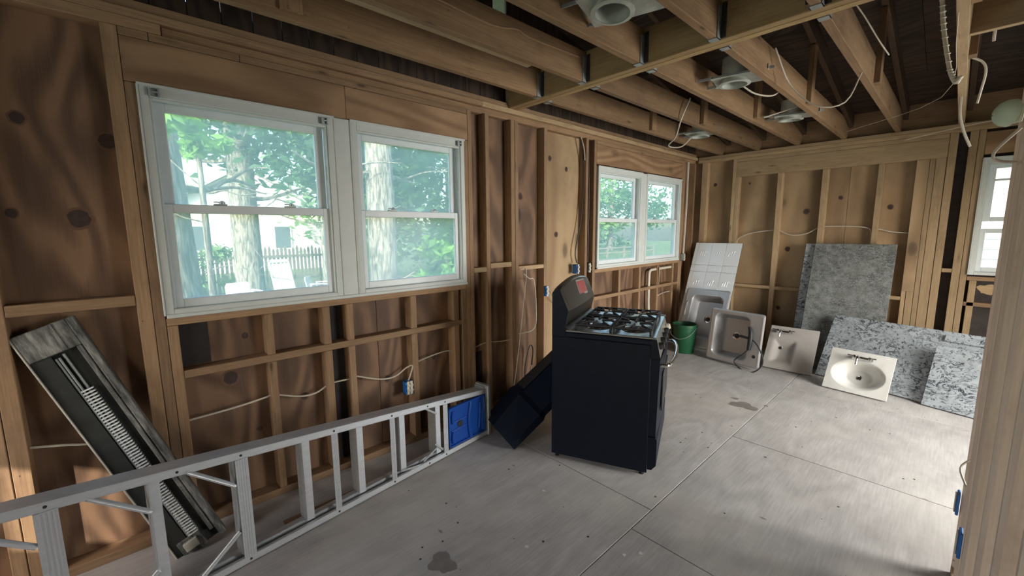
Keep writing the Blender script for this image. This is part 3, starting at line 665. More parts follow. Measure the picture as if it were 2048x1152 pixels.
# ---------------------------------------------------------------- recessed lamp housings
def can_lamp(x, y, label, rot=0, tilt=0, z=2.66):
    t = thing('lamp_housing', label, 'lamp', M=Matrix.Translation((x, y, z)) @ Matrix.Rotation(rot, 4, 'Z') @ Matrix.Rotation(tilt, 4, 'X'), group='recessed lamp housings between the joists')
    p = MB(); n = 20; R = .088; hx, hy = .18, .125
    ring = [(R*math.cos(2*PI*i/n), R*math.sin(2*PI*i/n)) for i in range(n)]
    def sq(a):
        c, s = math.cos(a), math.sin(a); k = 1/max(abs(c)/hx, abs(s)/hy); return (c*k+.04, s*k)
    out = [sq(2*PI*i/n) for i in range(n)]
    v = [(a, b, 0) for a, b in ring]+[(a, b, 0) for a, b in out]+[(a, b, .003) for a, b in ring]+[(a, b, .003) for a, b in out]
    f = []
    for i in range(n):
        j = (i+1) % n; f += [(i, j, n+j, n+i), (2*n+i, 3*n+i, 3*n+j, 2*n+j), (n+i, n+j, 3*n+j, 3*n+i)]
    p.add(v, f); p.box((.215, -.125, .0), (.22, .125, .03)); p.box((-.14, -.125, 0), (-.135, .125, .02))
    p.box((.11, -.05, .003), (.20, .06, .09), None, .003); p.build('mounting_plate', CAN, t)
    c = MB(); c.lathe([(R-.002, -.03), (R, -.03), (R, .15), (0, .152), (0, .148), (R-.004, .146), (R-.004, -.03)], 24, None, False); c.build('can', CAN, t, True)
    r = MB(); r.lathe([(R-.004, -.034), (R+.018, -.03), (R+.018, -.026), (R-.002, -.026), (R-.004, -.034)], 24, None, False); r.build('rim', CAN, t, True)
    b = MB()
    for yy in (-.10, .11): b.box((-.23, yy, .004), (.25, yy+.006, .022))
    b.build('bar_hanger', GALV, t)
    s = MB(); s.lathe([(0, .09), (.022, .09), (.024, .125), (0, .13)], 12); s.build('socket', CREAM, t, True)
    return t
can_lamp(-1.25, 1.85, 'large pale lamp housing nearest the viewer, before the beam', .25, -.10, 2.66)
can_lamp(-1.22, 3.37, 'pale lamp housing just beyond the beam', .2, 0)
can_lamp(-1.22, 4.85, 'lamp housing nearer the far wall, third from the viewer', .3, .05)
can_lamp(-2.12, 4.92, 'lamp housing in the far left ceiling bay by the windows', .15, 0)
cable([(-1.35, 4.5, 2.62), (-1.2, 4.7, 2.70), (-1.05, 4.9, 2.80)], 'white wire slanting over the third lamp housing', .005)
# dome lamp on the partition
t = thing('dome_fixture', 'pale green round dome fixture on a bracket at the partition top', 'lamp', M=frame((.085, 2.32, 1.985), (.45, -.89, 0), (.1, .05, 1)) @ Matrix.Scale(.62, 4))
d = MB(); d.lathe([(0, .072), (.03, .068), (.055, .052), (.07, .028), (.074, .0), (.066, -.004), (0, -.004)], 28); d.build('dome', LAMPW, t, True)
d = MB(); d.tube([(0, 0, -.004), (0, 0, -.03)], .024, 12, smooth=0); d.box((-.03, -.05, -.042), (.03, .05, -.03), None, .004); d.build('bracket', CREAM, t, True)
d = MB(); d.lathe([(0, 0), (.006, 0), (.004, .003), (0, .003)], 8, Matrix.Translation((-.02, -.01, .0665))); d.build('screw', BLACKM, t)
cable([(.112, 2.30, 1.93), (.06, 2.33, 1.86), (.07, 2.36, 1.83), (.118, 2.38, 1.82)], 'white cable looping below the dome fixture', .005)

# ---------------------------------------------------------------- stepladder
A0 = Vector((-2.386, 1.964, .004)); Ls = Vector((.11243, -.99366, 0)); Nn = Vector((-.99366, -.11243, 0))
lm = Matrix((Ls, Nn, Vector((0, 0, 1)))).transposed().to_4x4()
if lm.to_3x3().determinant() < 0: pass
lm.translation = A0
ld = thing('stepladder', 'folded aluminium stepladder lying on its side by the left wall', 'ladder', (A0.x, A0.y, 0))
inv = Matrix.Translation((A0.x, A0.y, 0)).inverted(); LM = inv @ lm
def ztop(s): return .385+(.655-.385)*(s-.08)/(2.37-.08)
def lbar(p0, p1, hx, hy, m=None, o=None, Mx=LM):
    """rectangular bar between two (s,off,z) points: hx along the in-plane side, hy in depth"""
    m = m or MB(); a = Vector(p0); b = Vector(p1); d = (b-a).normalized(); e = Vector((0, 1, 0)); n = d.cross(e).normalized()
    v = []
    for q in (a, b):
        for sx, sy in ((-1, 0), (1, 0), (1, 1), (-1, 1)): v.append(q+n*hx*sx+e*hy*sy)
    m.add(v, [(3, 2, 1, 0), (4, 5, 6, 7), (0, 1, 5, 4), (1, 2, 6, 5), (2, 3, 7, 6), (3, 0, 4, 7)], Mx); return m
S1 = 2.75
def rail(z_of, off, dep, hw, name, label=None):
    m = MB(); a = (.0, off, z_of(.0)); b = (S1, off, z_of(S1))
    lbar(a, b, hw, .003, m); up = 1 if z_of(0) > .2 else -1
    e = hw*.92
    lbar((a[0], off, a[2]+e*up*1), (b[0], off, b[2]+e*up), .0015, dep, m)
    lbar((a[0], off, a[2]-e*up*1), (b[0], off, b[2]-e*up), .0015, dep*.5, m)
    return m.build(name, ALU, ld)
rail(lambda s: .020, 0, .03, .018, 'rear_rail'); rail(lambda s: ztop(s)-.018, 0, .03, .018, 'rear_rail')
rail(lambda s: .028, .045, .07, .02, 'front_rail'); rail(lambda s: ztop(s)-.03, .045, .07, .02, 'front_rail')
for s, wd in ((.43, .018), (.855, .0165), (1.22, .0165), (1.665, .026), (2.27, .030)):   # rear horizontals, ribbed face
    m = MB(); z0, z1 = .036, ztop(s)-.034
    lbar((s, -.003, z0), (s, -.003, z1), wd, .006, m)
    for k in (-.6, -.2, .2, .6): lbar((s+wd*k, -.005, z0), (s+wd*k, -.005, z1), wd*.1, .003, m)
    m.build('rear_brace', ALU, ld)
for s in (.50, .79, 1.08, 1.385, 1.69, 1.995, 2.30, 2.6):
    z0, z1 = .045, ztop(s)-.045; m = MB()
    lbar((s, .02, z0), (s, .02, z1), .0015, .085, m)                     # tread
    lbar((s-.019, .020, z0), (s-.019, .020, z1), .019, .003, m)           # near flange
    lbar((s-.015, .102, z0), (s-.015, .102, z1), .015, .003, m)
    for k in range(5): lbar((s+.0015, .030+k*.015, z0), (s+.0015, .030+k*.015, z1), .001, .005, m)
    m.build('step', ALU, ld)
for s in (1.70, 2.0, 2.31):
    for hi_ in (0, 1):
        zt = ztop(s); m = MB()
        p0 = (s-.005, .012, (zt-.165) if hi_ else .175); p1 = (s+.165, .012, (ztop(s+.165)-.035) if hi_ else .035)
        a, b = Vector(p0), Vector(p1); mid = (a+b)/2; m2 = MB()
        m2.tube([LM @ a, LM @ (a.lerp(b, .5)), LM @ b], .011, 8, smooth=0); m2.tube([LM @ (a+Vector((.006, -.01, .012))), LM @ (b+Vector((.006, -.01, .012)))], .004, 6, smooth=0)
        m2.build('diagonal_brace', ALU, ld, True)
rv = MB()
for s in (.43, .855, 1.22, 1.665, 1.9, 2.27, .58):
    for z in (.020, ztop(s)-.018): rv.lathe([(0, 0), (.006, 0), (.005, .003), (0, .004)], 8, LM @ Matrix.Translation((s, -.0005, z)) @ Matrix.Rotation(PI/2, 4, 'X'))
tag(rv.build('rivet', BLACKM, ld), kind='stuff')
for (s0, z0), (s1, z1) in (((.60, ztop(.6)-.03), (.50, ztop(.5)-.09)), ((.50, .10), (.62, .045)), ((.44, .05), (.52, .13)), ((.62, .03), (.80, .06))):
    lbar((s0, .008, z0), (s1, .008, z1), .006, .004).build('spreader', GALV, ld)
# moulded blue shelf
bs = MB(); s0, s1 = .035, .40; zb, zt = .045, ztop(.1)-.045
bs.box((s0, .012, zb), (s1, .018, zt+.0), LM); 
for k in range(2): bs.box((s0 if k == 0 else s1-.012, -.004, zb), (s0+.012 if k == 0 else s1, .012, zt), LM, .003)
for k in range(2): bs.box((s0, -.004, zb if k == 0 else zt-.012), (s1, .012, zb+.012 if k == 0 else zt), LM, .003)
bs.tube([LM @ Vector((.185, .006, zb+.01)), LM @ Vector((.20, .006, (zb+zt)/2)), LM @ Vector((.175, .006, zt-.01))], .014, 8)
bs.tube([LM @ Vector((.10, .008, zb+.05)), LM @ Vector((.09, .008, (zb+zt)/2)), LM @ Vector((.085, .008, zt-.05))], .011, 8)
bs.tube([LM @ Vector((.06, .008, zb+.02)), LM @ Vector((.055, .008, zt-.02))], .006, 8)
for zz in (zb+.07, zt-.08): bs.tube([LM @ Vector((.355, .008, zz-.045)), LM @ Vector((.36, .006, zz)), LM @ Vector((.35, .008, zz+.045))], .012, 8)
for zz in (zb+.115, zt-.12): bs.tube([LM @ Vector((.37, .01, zz)), LM @ Vector((.22, .01, zz+.005))], .006, 8, smooth=0)
bsh = bs.build('paint_shelf', BLUE, ld, True); tag(bsh, 'moulded blue plastic paint shelf')
MB().lathe([(0, 0), (.024, 0), (.024, .004), (0, .004)], 20, LM @ Matrix.Translation((.285, .011, (zb+zt)/2)) @ Matrix.Rotation(PI/2, 4, 'X')).build('shelf_hole', BLACKM, bsh)
cp = MB(); cp.box((-.022, -.012, .0), (.012, .13, .40), LM, .006); cp.box((.012, .02, .002), (.03, .12, .39), LM, .003); cp.build('top_cap', GALV, ld)

# ---------------------------------------------------------------- baseboard heater leaning on the left wall
hd = Vector((-.225, -.45, 1.19)).normalized(); hw = Vector((-.0, .17, .064))
HM = frame((-2.47, .155, .012), hd, hw)          # x along, y across, z = normal
if HM.to_3x3().col[2].x < 0: HM = HM @ Matrix.Rotation(PI, 4, 'X')
ht = thing('baseboard_heater', 'old grey baseboard heater with bare fins leaning across the left wall', 'heater', M=HM)
HLn = 1.28; hs = 1 if HM.to_3x3().col[1].y > 0 else -1
def hb(x0, x1, y0, y1, z0, z1, nm, mat, ch=.001): return MB().box((x0, y0*hs, z0), (x1, y1*hs, z1), None, ch).build(nm, mat, ht)
OLD = NT('stained_heater_steel', (.2, .2, .19), .55, .35)
_n = OLD.noise(OLD.mapping(OLD.obj(), (2, 9, 9)), 3.5, 6, .7)
OLD.color(OLD.ramp(_n, [(.36, (.045, .045, .042)), (.52, (.17, .17, .16)), (.7, (.42, .41, .38))])); OLD = OLD.m
HDARK = flat('dark_heater_inside', (.03, .032, .03), .6, .3, .3)
hb(0, HLn, -.105, .105, -.05, -.046, 'back_panel', HDARK); hb(0, HLn, -.109, -.103, -.05, .0, 'side_lip', flat('cream_heater_edge', (.55, .52, .45), .5))
hb(0.02, HLn-.0, -.103, -.035, -.02, -.012, 'damper_plate', HDARK); hb(.0, HLn, .075, .105, -.046, .0, 'top_rail', OLD, .004); hb(.05, HLn-.12, .052, .072, -.046, -.01, 'front_channel', OLD, .004)
hb(HLn-.13, HLn, -.103, .075, -.046, -.004, 'end_cap', OLD, .003); hb(HLn-.128, HLn-.002, .015, .028, -.004, .002, 'end_cap', OLD); hb(0, .09, -.08, .02, -.046, -.008, 'end_cap', OLD, .003)
m = MB()
for k in range(2): m.tube([(.05, hs*(-.028+.012*k), -.02), (HLn-.15, hs*(-.028+.012*k), -.02)], .0045, 8, smooth=0)
m.build('support_rod', GALV, ht, True)
m = MB(); m.tube([(.04, 0, -.034), (HLn-.14, 0, -.034)], .006, 10, smooth=0); m.build('heating_tube', GALV, ht, True)
m = MB(); nf = 58
for k in range(nf):
    x = .09+(HLn-.42)*k/(nf-1); m.box((x, -.018, -.04), (x+.0065, .024, -.006))
tag(m.build('fin', flat('aluminium_fin', (.72, .74, .74), .5, .0), ht), kind='stuff')
m = MB(); m.tube([(.44, hs*.015, -.01), (.45, hs*.05, .004), (.45, hs*.085, .003)], .006, 6); m.lathe([(0, 0), (.018, 0), (.016, .012), (0, .014)], 12, Matrix.Translation((.45, hs*.075, -.001))); m.build('bracket', GALV, ht, True)
hb(.03, .075, -.06, .0, -.008, .014, 'junction_cover', flat('rusty_white_metal', (.5, .47, .4), .6, .2, .3), .003)

# ---------------------------------------------------------------- range hood lying behind the stove
rh = thing('range_hood', 'black metal range hood tipped on the floor behind the stove', 'range hood', M=frame((-2.40, 2.06, .0), (.30, -.10, 0), (-.12, .80, .52)))
m = MB(); L_ = 1.02; prof = [(0, 0), (.34, 0), (.34, .06), (.16, .20), (0, .20)]
v = []; 
for y in (0, .30, .34, L_):
    k = 1.0 if y < .33 else .92
    for x, z in prof: v.append((x*k, y, z*k*(.8 if y < .01 else 1)))
n = 5; f = [(4, 3, 2, 1, 0), tuple(15+i for i in range(5))]
for s in range(3): f += [(s*n+i, s*n+(i+1) % n, (s+1)*n+(i+1) % n, (s+1)*n+i) for i in range(n)]
m.add(v, f); m.build('shell', BLACK, rh)
m = MB(); m.box((.02, .36, .185), (.13, L_-.08, .192), None, .002); m.build('control_strip', BLACKM, rh)

# ---------------------------------------------------------------- stove
SM = Matrix(((.921, -.39, 0, -1.83), (.39, .921, 0, 2.08), (0, 0, 1, 0), (0, 0, 0, 1)))
sv = thing('stove', 'black freestanding gas stove standing alone in the room', 'stove', M=SM)
SW = .76
m = MB(); m.box((.0, 0, .03), (.645, .012, .88), None, .003); m.build('side_panel', BLACK, sv)
m = MB(); m.box((.0, SW-.012, .03), (.645, SW, .88), None, .003); m.build('side_panel', BLACK, sv)
m = MB(); m.box((.002, .0125, .05), (.64, SW-.0125, .872)); m.build('body', BLACKM, sv)
for x in (.02, .60):
    for y in (.03, SW-.06): m = MB(); m.lathe([(0, 0), (.016, 0), (.016, .006), (.008, .01), (.008, .05), (0, .05)], 12, Matrix.Translation((x+.01, y+.01, 0))); m.build('foot', BLACKM, sv)
m = MB(); m.box((.09, -.004, .88), (.672, SW+.004, .915), None, .006); m.build('cooktop_rim', BLACK, sv)
m = MB(); m.box((.12, .015, .9152), (.672, SW-.015, .925), None, .004)
m.tube([(.10, .0, .925), (.675, .0, .925)], .007, 8, smooth=0); m.tube([(.10, SW, .925), (.675, SW, .925)], .007, 8, smooth=0); m.build('cooktop', SSTOP, sv, True)
for gx in (.27, .52):
    for gy in (.20, .56):
        b = MB(); b.lathe([(0, .926), (.055, .926), (.05, .932), (.03, .938), (.03, .944), (0, .946)], 20, Matrix.Translation((gx, gy, 0))); b.build('burner', BLACKM, sv, True)
        b = MB(); b.lathe([(.062, .926), (.09, .928), (.085, .932), (.06, .929)], 24, Matrix.Translation((gx, gy, 0))); b.build('drip_ring', CHROME, sv, True)
        g = MB(); hx = .115; hy = .155; z = .962; r = .0085
        c = [(gx-hx, gy-hy), (gx+hx, gy-hy), (gx+hx, gy+hy), (gx-hx, gy+hy)]
        for i in range(4):
            a, b2 = c[i], c[(i+1) % 4]; g.tube([(a[0], a[1], z), (b2[0], b2[1], z)], r, 6, smooth=0); g.tube([(a[0], a[1], z), (a[0], a[1], .926)], r, 6, smooth=0)
            mx, my = (a[0]+b2[0])/2, (a[1]+b2[1])/2
            g.tube([(mx, my, z), (mx+(gx-mx)*.2, my+(gy-my)*.2, z+.012), (mx+(gx-mx)*.75, my+(gy-my)*.75, z+.008)], r, 6)
            g.tube([(a[0], a[1], z), (a[0]+(gx-a[0])*.55, a[1]+(gy-a[1])*.55, z+.01)], r, 6, smooth=0)
        g.build('grate', BLACKM, sv, True)
# backguard: lofted sections, arched top
m = MB(); NS = 14; secs = []
for i in range(NS+1):
    y = SW*i/NS; h = .055*math.sin(PI*i/NS)**.7 if 0 < i < NS else 0
    inset = .012*(1-math.sin(PI*i/NS))
    secs.append([(0, y, .88), (0, y, 1.175+h), (.03, y, 1.20+h), (.055, y, 1.195+h), (.125-inset, y, 1.055), (.09, y, .945), (.135, y, .922), (.135, y, .88)])
n = 8; v = [p for s in secs for p in s]; f = []
for i in range(NS): f += [(i*n+j, (i+1)*n+j, (i+1)*n+(j+1) % n, i*n+(j+1) % n) for j in range(n)]
f += [tuple(range(n)), tuple(NS*n+n-1-j for j in range(n))]
m.add(v, f)
for fi in range(len(m.f)-2):
    if fi % n in (2, 3, 4, 5): m.mi[fi] = 1
bgd = m.build('backguard', [BLACK, SSDARK], sv)
def face_pt(y, t, lift=.0015):      # point on the sloped face
    h = .055*math.sin(PI*y/SW)**.7; a = Vector((.055, y, 1.195+h)); b = Vector((.12, y, 1.055)); p = a.lerp(b, t)
    nrm = (b-a).cross(Vector((0, 1, 0))).normalized(); nrm = nrm if nrm.x > 0 else -nrm
    return p+nrm*lift
def face_quad(name, y0, y1, t0, t1, mat, lift=.002, parent=bgd, bord=None):
    q = MB(); v = [face_pt(y0, t0, lift), face_pt(y1, t0, lift), face_pt(y1, t1, lift), face_pt(y0, t1, lift)]+[face_pt(y0, t0, -.004), face_pt(y1, t0, -.004), face_pt(y1, t1, -.004), face_pt(y0, t1, -.004)]
    q.add(v, [(0, 1, 2, 3), (7, 6, 5, 4), (0, 4, 5, 1), (1, 5, 6, 2), (2, 6, 7, 3), (3, 7, 4, 0)]); return q.build(name, mat, parent)
face_quad('display_bezel', .34, .57, .14, .72, GALV, .003); face_quad('clock_display', .355, .555, .19, .66, RED, .005)
m = MB(); m.tube([face_pt(SW*k/12+.0, .06, .003) for k in range(1, 12)], .003, 6); m.build('trim_line', CHROME, bgd, True)
# front
for y_ in (-.0035, SW-.0005):
    m = MB(); m.prism([(.644, .795), (.703, .795), (.676, .918), (.644, .918)], y_, y_+.004, Matrix(((1, 0, 0, 0), (0, 0, 1, 0), (0, 1, 0, 0), (0, 0, 0, 1)))); m.build('end_cap', BLACK, sv)
m = MB(); m.add([(.645, 0, .80), (.645, SW, .80), (.645, 0, .915), (.645, SW, .915), (.70, 0, .80), (.70, SW, .80), (.672, 0, .915), (.672, SW, .915)],
                [(0, 1, 5, 4), (2, 6, 7, 3), (4, 5, 7, 6), (0, 4, 6, 2), (1, 3, 7, 5), (0, 2, 3, 1)]); m.build('control_panel', SSTOP, sv)
for k in range(5):
    y = .09+k*.145; m = MB(); m.lathe([(0, 0), (.024, 0), (.022, .022), (.018, .03), (0, .031)], 16, Matrix.Translation((.688, y, .858)) @ Matrix.Rotation(PI/2-.24, 4, 'Y')); m.build('knob', BLACKM if k < 4 else CREAM, sv, True)
m = MB(); cr = []
for i in range(9):
    y = .004+(SW-.008)*i/8; bulge = .012*math.sin(PI*i/8); cr.append(y)
    m.v += [(.646, y, .285), (.69+bulge, y, .285), (.70+bulge, y, .79), (.646, y, .79)]
for i in range(8):
    b = i*4; m.f += [(b, b+1, b+5, b+4), (b+1, b+2, b+6, b+5), (b+2, b+3, b+7, b+6), (b+3, b, b+4, b+7)]; m.uv += [None]*4; m.mi += [0]*4
m.f += [(3, 2, 1, 0), (32, 33, 34, 35)]; m.uv += [None]*2; m.mi += [0]*2
dr = m.build('oven_door', BLACK, sv); MB().box((.705, .16, .40), (.715, SW-.16, .66), None, .002).build('door_glass', BLACKM, dr)
m = MB(); m.tube([(.70, .05, .745), (.745, .07, .745), (.77, .2, .745), (.778, SW/2, .745), (.77, SW-.2, .745), (.745, SW-.07, .745), (.70, SW-.05, .745)], .013, 10); m.build('handle', CHROME, dr, True)
m = MB(); m.prism([(.646, .055), (.672, .055), (.70, .09), (.70, .26), (.69, .275), (.646, .275)], .004, SW-.004, Matrix(((1, 0, 0, 0), (0, 0, 1, 0), (0, 1, 0, 0), (0, 0, 0, 1)))); m.build('storage_drawer', BLACK, sv)
m = MB(); m.box((.10, -.0015, .10), (.58, .0, .80)); m.build('embossed_panel', BLACK, sv)

# ---------------------------------------------------------------- leaning slabs, sinks, tiles
def lean_frame(x0, x1, y0b, y1b, ytop, ztop_):
    """x along bottom edge, y up the leaning face, z out of the face toward the room"""
    o = Vector((x0, y0b, 0)); X = Vector((x1-x0, y1b-y0b, 0)); Y = Vector((0, ytop-y0b, ztop_)); return frame(o, X, Y), X.length, Y.length
def slab(name, label, fr, th, mat, cat='countertop', ch=.003, group=None, w=None, h=None):
    M, ww, hh = fr; M = M @ Matrix.Translation((0, 0, 0)); t = thing(name, label, cat, M=M, group=group)
    return t, (w or ww), (h or hh)
t, ww, hh = slab('granite_slab', 'thin granite slab standing behind the big grey slab', lean_frame(-1.27, -.55, 5.78, 5.78, 6.165, 1.40), .03, GR_GREY)
MB().box((0, 0, .004), (ww, hh, .03), None, .003).build('slab', GR_WHITE, t)
t, ww, hh = slab('granite_slab', 'tall grey speckled granite slab leaning on the far wall studs', lean_frame(-1.17, -.44, 5.64, 5.64, 6.13, 1.40), .03, GR_GREY)
MB().box((0, 0, .006), (ww, hh, .036), None, .003).build('slab', GR_GREY, t)
t, ww, hh = slab('granite_countertop', 'long white granite countertop with dark veins lying on edge', lean_frame(-.93, .75, 5.44, 4.98, 5.76, .625), .03, GR_WHITE)
MB().box((0, 0, 0), (ww, hh, .03), None, .003).build('slab', GR_WHITE, t)
MB().box((.9, hh-.1, .0305), (ww, hh-.04, .045), None, .003).build('backsplash', GR_WHITE, t)
t, ww, hh = slab('granite_piece', 'short white veined granite piece in front, against the partition side', lean_frame(-.085, .62, 5.16, 4.97, 5.36, .52), .03, GR_WHITE)
MB().box((0, 0, 0), (ww, hh, .03), None, .003).build('slab', GR_WHITE, t)
# grid relief plate
def plate(w, h, th, depth_fn, nx, ny, corner=0.0):
    m = MB(); 
    def P(i, j):
        x, y = w*i/nx, h*j/ny
        if corner:
            cx = min(max(x, corner), w-corner); cy = min(max(y, corner), h-corner); d = math.hypot(x-cx, y-cy)
            if d > corner: x, y = cx+(x-cx)*corner/d, cy+(y-cy)*corner/d
        return x, y
    v = []
    for j in range(ny+1):
        for i in range(nx+1):
            x, y = P(i, j); v.append((x, y, depth_fn(w*i/nx, h*j/ny)))
    f = [(j*(nx+1)+i, j*(nx+1)+i+1, (j+1)*(nx+1)+i+1, (j+1)*(nx+1)+i) for j in range(ny) for i in range(nx)]
    ring = [i for i in range(nx+1)]+[(j+1)*(nx+1)-1+0 for j in range(1, ny+1)]+[ny*(nx+1)+i for i in range(nx-1, -1, -1)]+[j*(nx+1) for j in range(ny-1, 0, -1)]
    b = len(v)
    for k in ring: v.append((v[k][0], v[k][1], v[k][2]-th))
    n = len(ring)
    for k in range(n): f.append((ring[k], b+k, b+(k+1) % n, ring[(k+1) % n]))
    m.add(v, f); return m
def sstep(a, b, x): t = min(max((x-a)/(b-a), 0), 1); return t*t*(3-2*t)
def rbox(x, y, x0, x1, y0, y1, r):
    cx, cy = (x0+x1)/2, (y0+y1)/2; dx = abs(x-cx)-((x1-x0)/2-r); dy = abs(y-cy)-((y1-y0)/2-r)
    return math.hypot(max(dx, 0), max(dy, 0))+min(max(dx, dy), 0)-r
def drain(parent, x, y, z, r=.045):
    m = MB(); m.lathe([(r*.62, .0), (r*.95, .004), (r, .001), (r, -.004), (r*.6, -.006)], 24, Matrix.Translation((x, y, z))); d = m.build('drain', CHROME, parent, True)
    MB().lathe([(0, .0015), (r*.6, .001), (r*.6, -.006), (0, -.006)], 20, Matrix.Translation((x, y, z))).build('drain_hole', BLACKM, d)
def steel_sink(label, fr, basin, dep=.17, corner=.03, dx=None, dy=None):
    M, w, h = fr; M = M @ Matrix.Translation((0, 0, .19)); t = thing('steel_sink', label, 'sink', M=M)
    x0, x1, y0, y1 = basin
    def fn(x, y):
        d = rbox(x, y, x0, x1, y0, y1, .075); z = -dep*sstep(.0, -.055, d)
        e = rbox(x, y, 0, w, 0, h, corner); z += -.006*sstep(-.012, 0, e)+.003*sstep(-.03, -.018, e)-.003*sstep(-.018, -.014, e) if e > -.035 else 0
        return z
    plate(w, h, .012, fn, 72, 72, corner).build('bowl', STEEL, t, True)
    drain(t, dx or (x0+x1)/2, dy or (y0+y1)/2, -dep+.001, .05); return t, w, h
t, w_, h_ = steel_sink('steel kitchen sink with black sprayer hose, front one of two', lean_frame(-1.98, -1.37, 5.33, 5.25, 5.42, .61), (.055, .47, .05, .57), .17, .03)
MB().lathe([(0, 0), (.019, .0), (.019, .001), (0, .001)], 18, Matrix.Translation((.55, .13, .001))).build('tap_hole', BLACKM, t)
t2, _, _ = steel_sink('dull steel kitchen sink leaning on the tiled panel, behind the front sink', lean_frame(-2.48, -1.92, 5.50, 5.50, 5.80, .73), (.09, .50, .12, .70), .15, .03)
m = MB(); m.tube([(.04, .60, .0), (.035, .55, .02), (.04, .45, .02), (.04, .40, .005)], .008, 8); m.build('clip_rail', CHROME, t2, True)
# sprayer
sp_ = thing('pull_out_sprayer', 'black tap sprayer with looped hose resting on the front sink', 'tap', M=t.matrix_world.copy())
m = MB(); m.tube([(.475, .46, .03), (.50, .40, .035), (.505, .30, .035), (.50, .20, .03)], [.016, .024, .026, .022], 12); m.tube([(.50, .33, .035), (.44, .335, .04), (.39, .34, .04)], [.012, .014, .016], 10); m.build('spray_head', BLACKM, sp_, True)
m = MB(); m.tube([(.50, .21, .03), (.44, .13, .03), (.36, .04, .03), (.42, -.02, .04), (.52, -.05, .05), (.62, -.01, .06), (.68, .10, .06), (.63, .22, .05), (.56, .30, .04), (.50, .33, .035)], .007, 8); m.build('hose', CABLEB, sp_, True)
tag(MB().tube([(-2.0, 5.24, .008), (-1.93, 5.22, .01), (-1.85, 5.24, .008), (-1.74, 5.22, .008)], .006, 8).build('metal_clip', CHROME, None, True), 'small shiny metal clip on the floor below the front sink', 'clip')
# vanity tops
M, w, h = lean_frame(-.80, -.31, 5.055, 4.995, 5.27, .365); M = M @ Matrix.Translation((0, 0, .03))
t = thing('vanity_top', 'white vanity top with oval basin and chrome tap on the floor', 'vanity top', M=M)
def fn(x, y):
    e = math.hypot((x-w*.5)/.205, (y-h*.44)/.145); return -.10*sstep(1.0, .45, e)-.006*sstep(1.03, .97, e)
plate(w, h, .022, fn, 72, 60).build('basin', MARBLE, t, True); drain(t, w*.5, h*.44, -.105, .025)
def faucet(t, cx, cy, s=1.0):
    f = MB(); f.tube([(cx-.08*s, cy, .008), (cx+.08*s, cy, .008)], .018*s, 10, smooth=0)
    f.tube([(cx-.03*s, cy, .01), (cx-.03*s, cy-.0, .045*s), (cx-.03*s, cy-.03*s, .065*s), (cx-.03*s, cy-.085*s, .055*s)], [.016*s, .013*s, .011*s, .010*s], 10); fo = f.build('faucet', CHROME, t, True)
    for d in (-1, 1):
        k = MB(); k.lathe([(0, 0), (.017*s, 0), (.014*s, .035*s), (0, .038*s)], 14, Matrix.Translation((cx+d*.06*s, cy, .012))); k.tube([(cx+d*.06*s, cy, .045*s), (cx+d*.11*s, cy+.004, .05*s)], .007*s, 8, smooth=0); k.build('handle', CHROME, fo, True)
faucet(t, w*.52, h*.84)
M, w, h = lean_frame(-1.42, -.95, 5.30, 5.315, 5.62, .43); M = M @ Matrix.Translation((0, 0, .03))
t = thing('vanity_top', 'dull grey vanity top leaning beside the front steel sink', 'vanity top', M=M)
def fn2(x, y):
    d = rbox(x, y, w*.08, w*.62, h*.1, h*.72, .05); return -.05*sstep(0.0, -.10, d)
plate(w, h, .022, fn2, 50, 50).build('basin', MARBLE2, t, True); drain(t, w*.28, h*.52, -.044, .022); faucet(t, w*.30, h*.86)
# tiled panel
M, w, h = lean_frame(-2.60, -1.98, 5.53, 5.53, 6.13, 1.39); M = M @ Matrix.Translation((0, 0, 0))
t = thing('tiled_panel', 'tall panel of white glazed tiles leaning in the far left corner', 'tile panel', M=M)
MB().box((0, 0, 0), (w, h, .016), None, .001).build('backer_board', GROUT, t)
cols = [0.0, .045, .235, .427, w]; rows = [h]
for s in (.335, .10, .335, .335, .335): rows.append(max(rows[-1]-s, 0))
for a, b in zip(cols, cols[1:]):
    for r0, r1 in zip(rows, rows[1:]):
        if r0-r1 < .02 or b-a < .02: continue
        m = MB(); m.box((a+.0015, r1+.0015, .0162), (b-.0015, r0-.0015, .024), None, .002)
        if b-a > .15:
            cx, cy = (a+b)/2, (r0+r1)/2
            if r0-r1 > .2:
                for q in range(3): m.tube([(cx-.05+.03*q, cy-.03, .0235), (cx-.035+.03*q, cy+.03+.01*q, .025), (cx-.01+.03*q, cy+.015, .0235)], .004, 5)
            else:
                for q in range(3): m.lathe([(.022, .0235), (.018, .027), (.012, .0235)], 10, Matrix.Translation((cx-.055+.055*q, cy, 0)))
        m.build('tile', TILE, t, True)
# bucket
t = thing('bucket', 'dark green plastic bucket standing in the far left corner', 'bucket', (-2.33, 5.26, 0))
m = MB(); m.lathe([(0, .0), (.118, 0), (.122, .006), (.145, .33), (.150, .33), (.152, .345), (.157, .345), (.157, .375), (.148, .378), (.138, .375), (.115, .02), (0, .018)], 32); m.build('tub', GREEN, t, True)
m = MB(); m.tube([(-.155, 0, .34), (-.12, -.14, .25), (0, -.175, .20), (.12, -.14, .25), (.155, 0, .34)], .003, 6); m.build('handle', GALV, t, True)
# loose bits: offcut on nailer below window 2
tag(MB().box((LX-.02, 5.16, .862), (LX+.0, 5.20, 1.10)).build('wood_offcut', W_PALE), 'thin wood offcut upright in the bay below the far window', 'wood offcut')
tag(MB().box((-2.40, .55, .0), (-2.36, 1.5, .006), Matrix.Rotation(.02, 4, 'Z')).build('wood_strip', W_STUD), 'thin wood strip lying on the floor behind the ladder', 'wood strip')

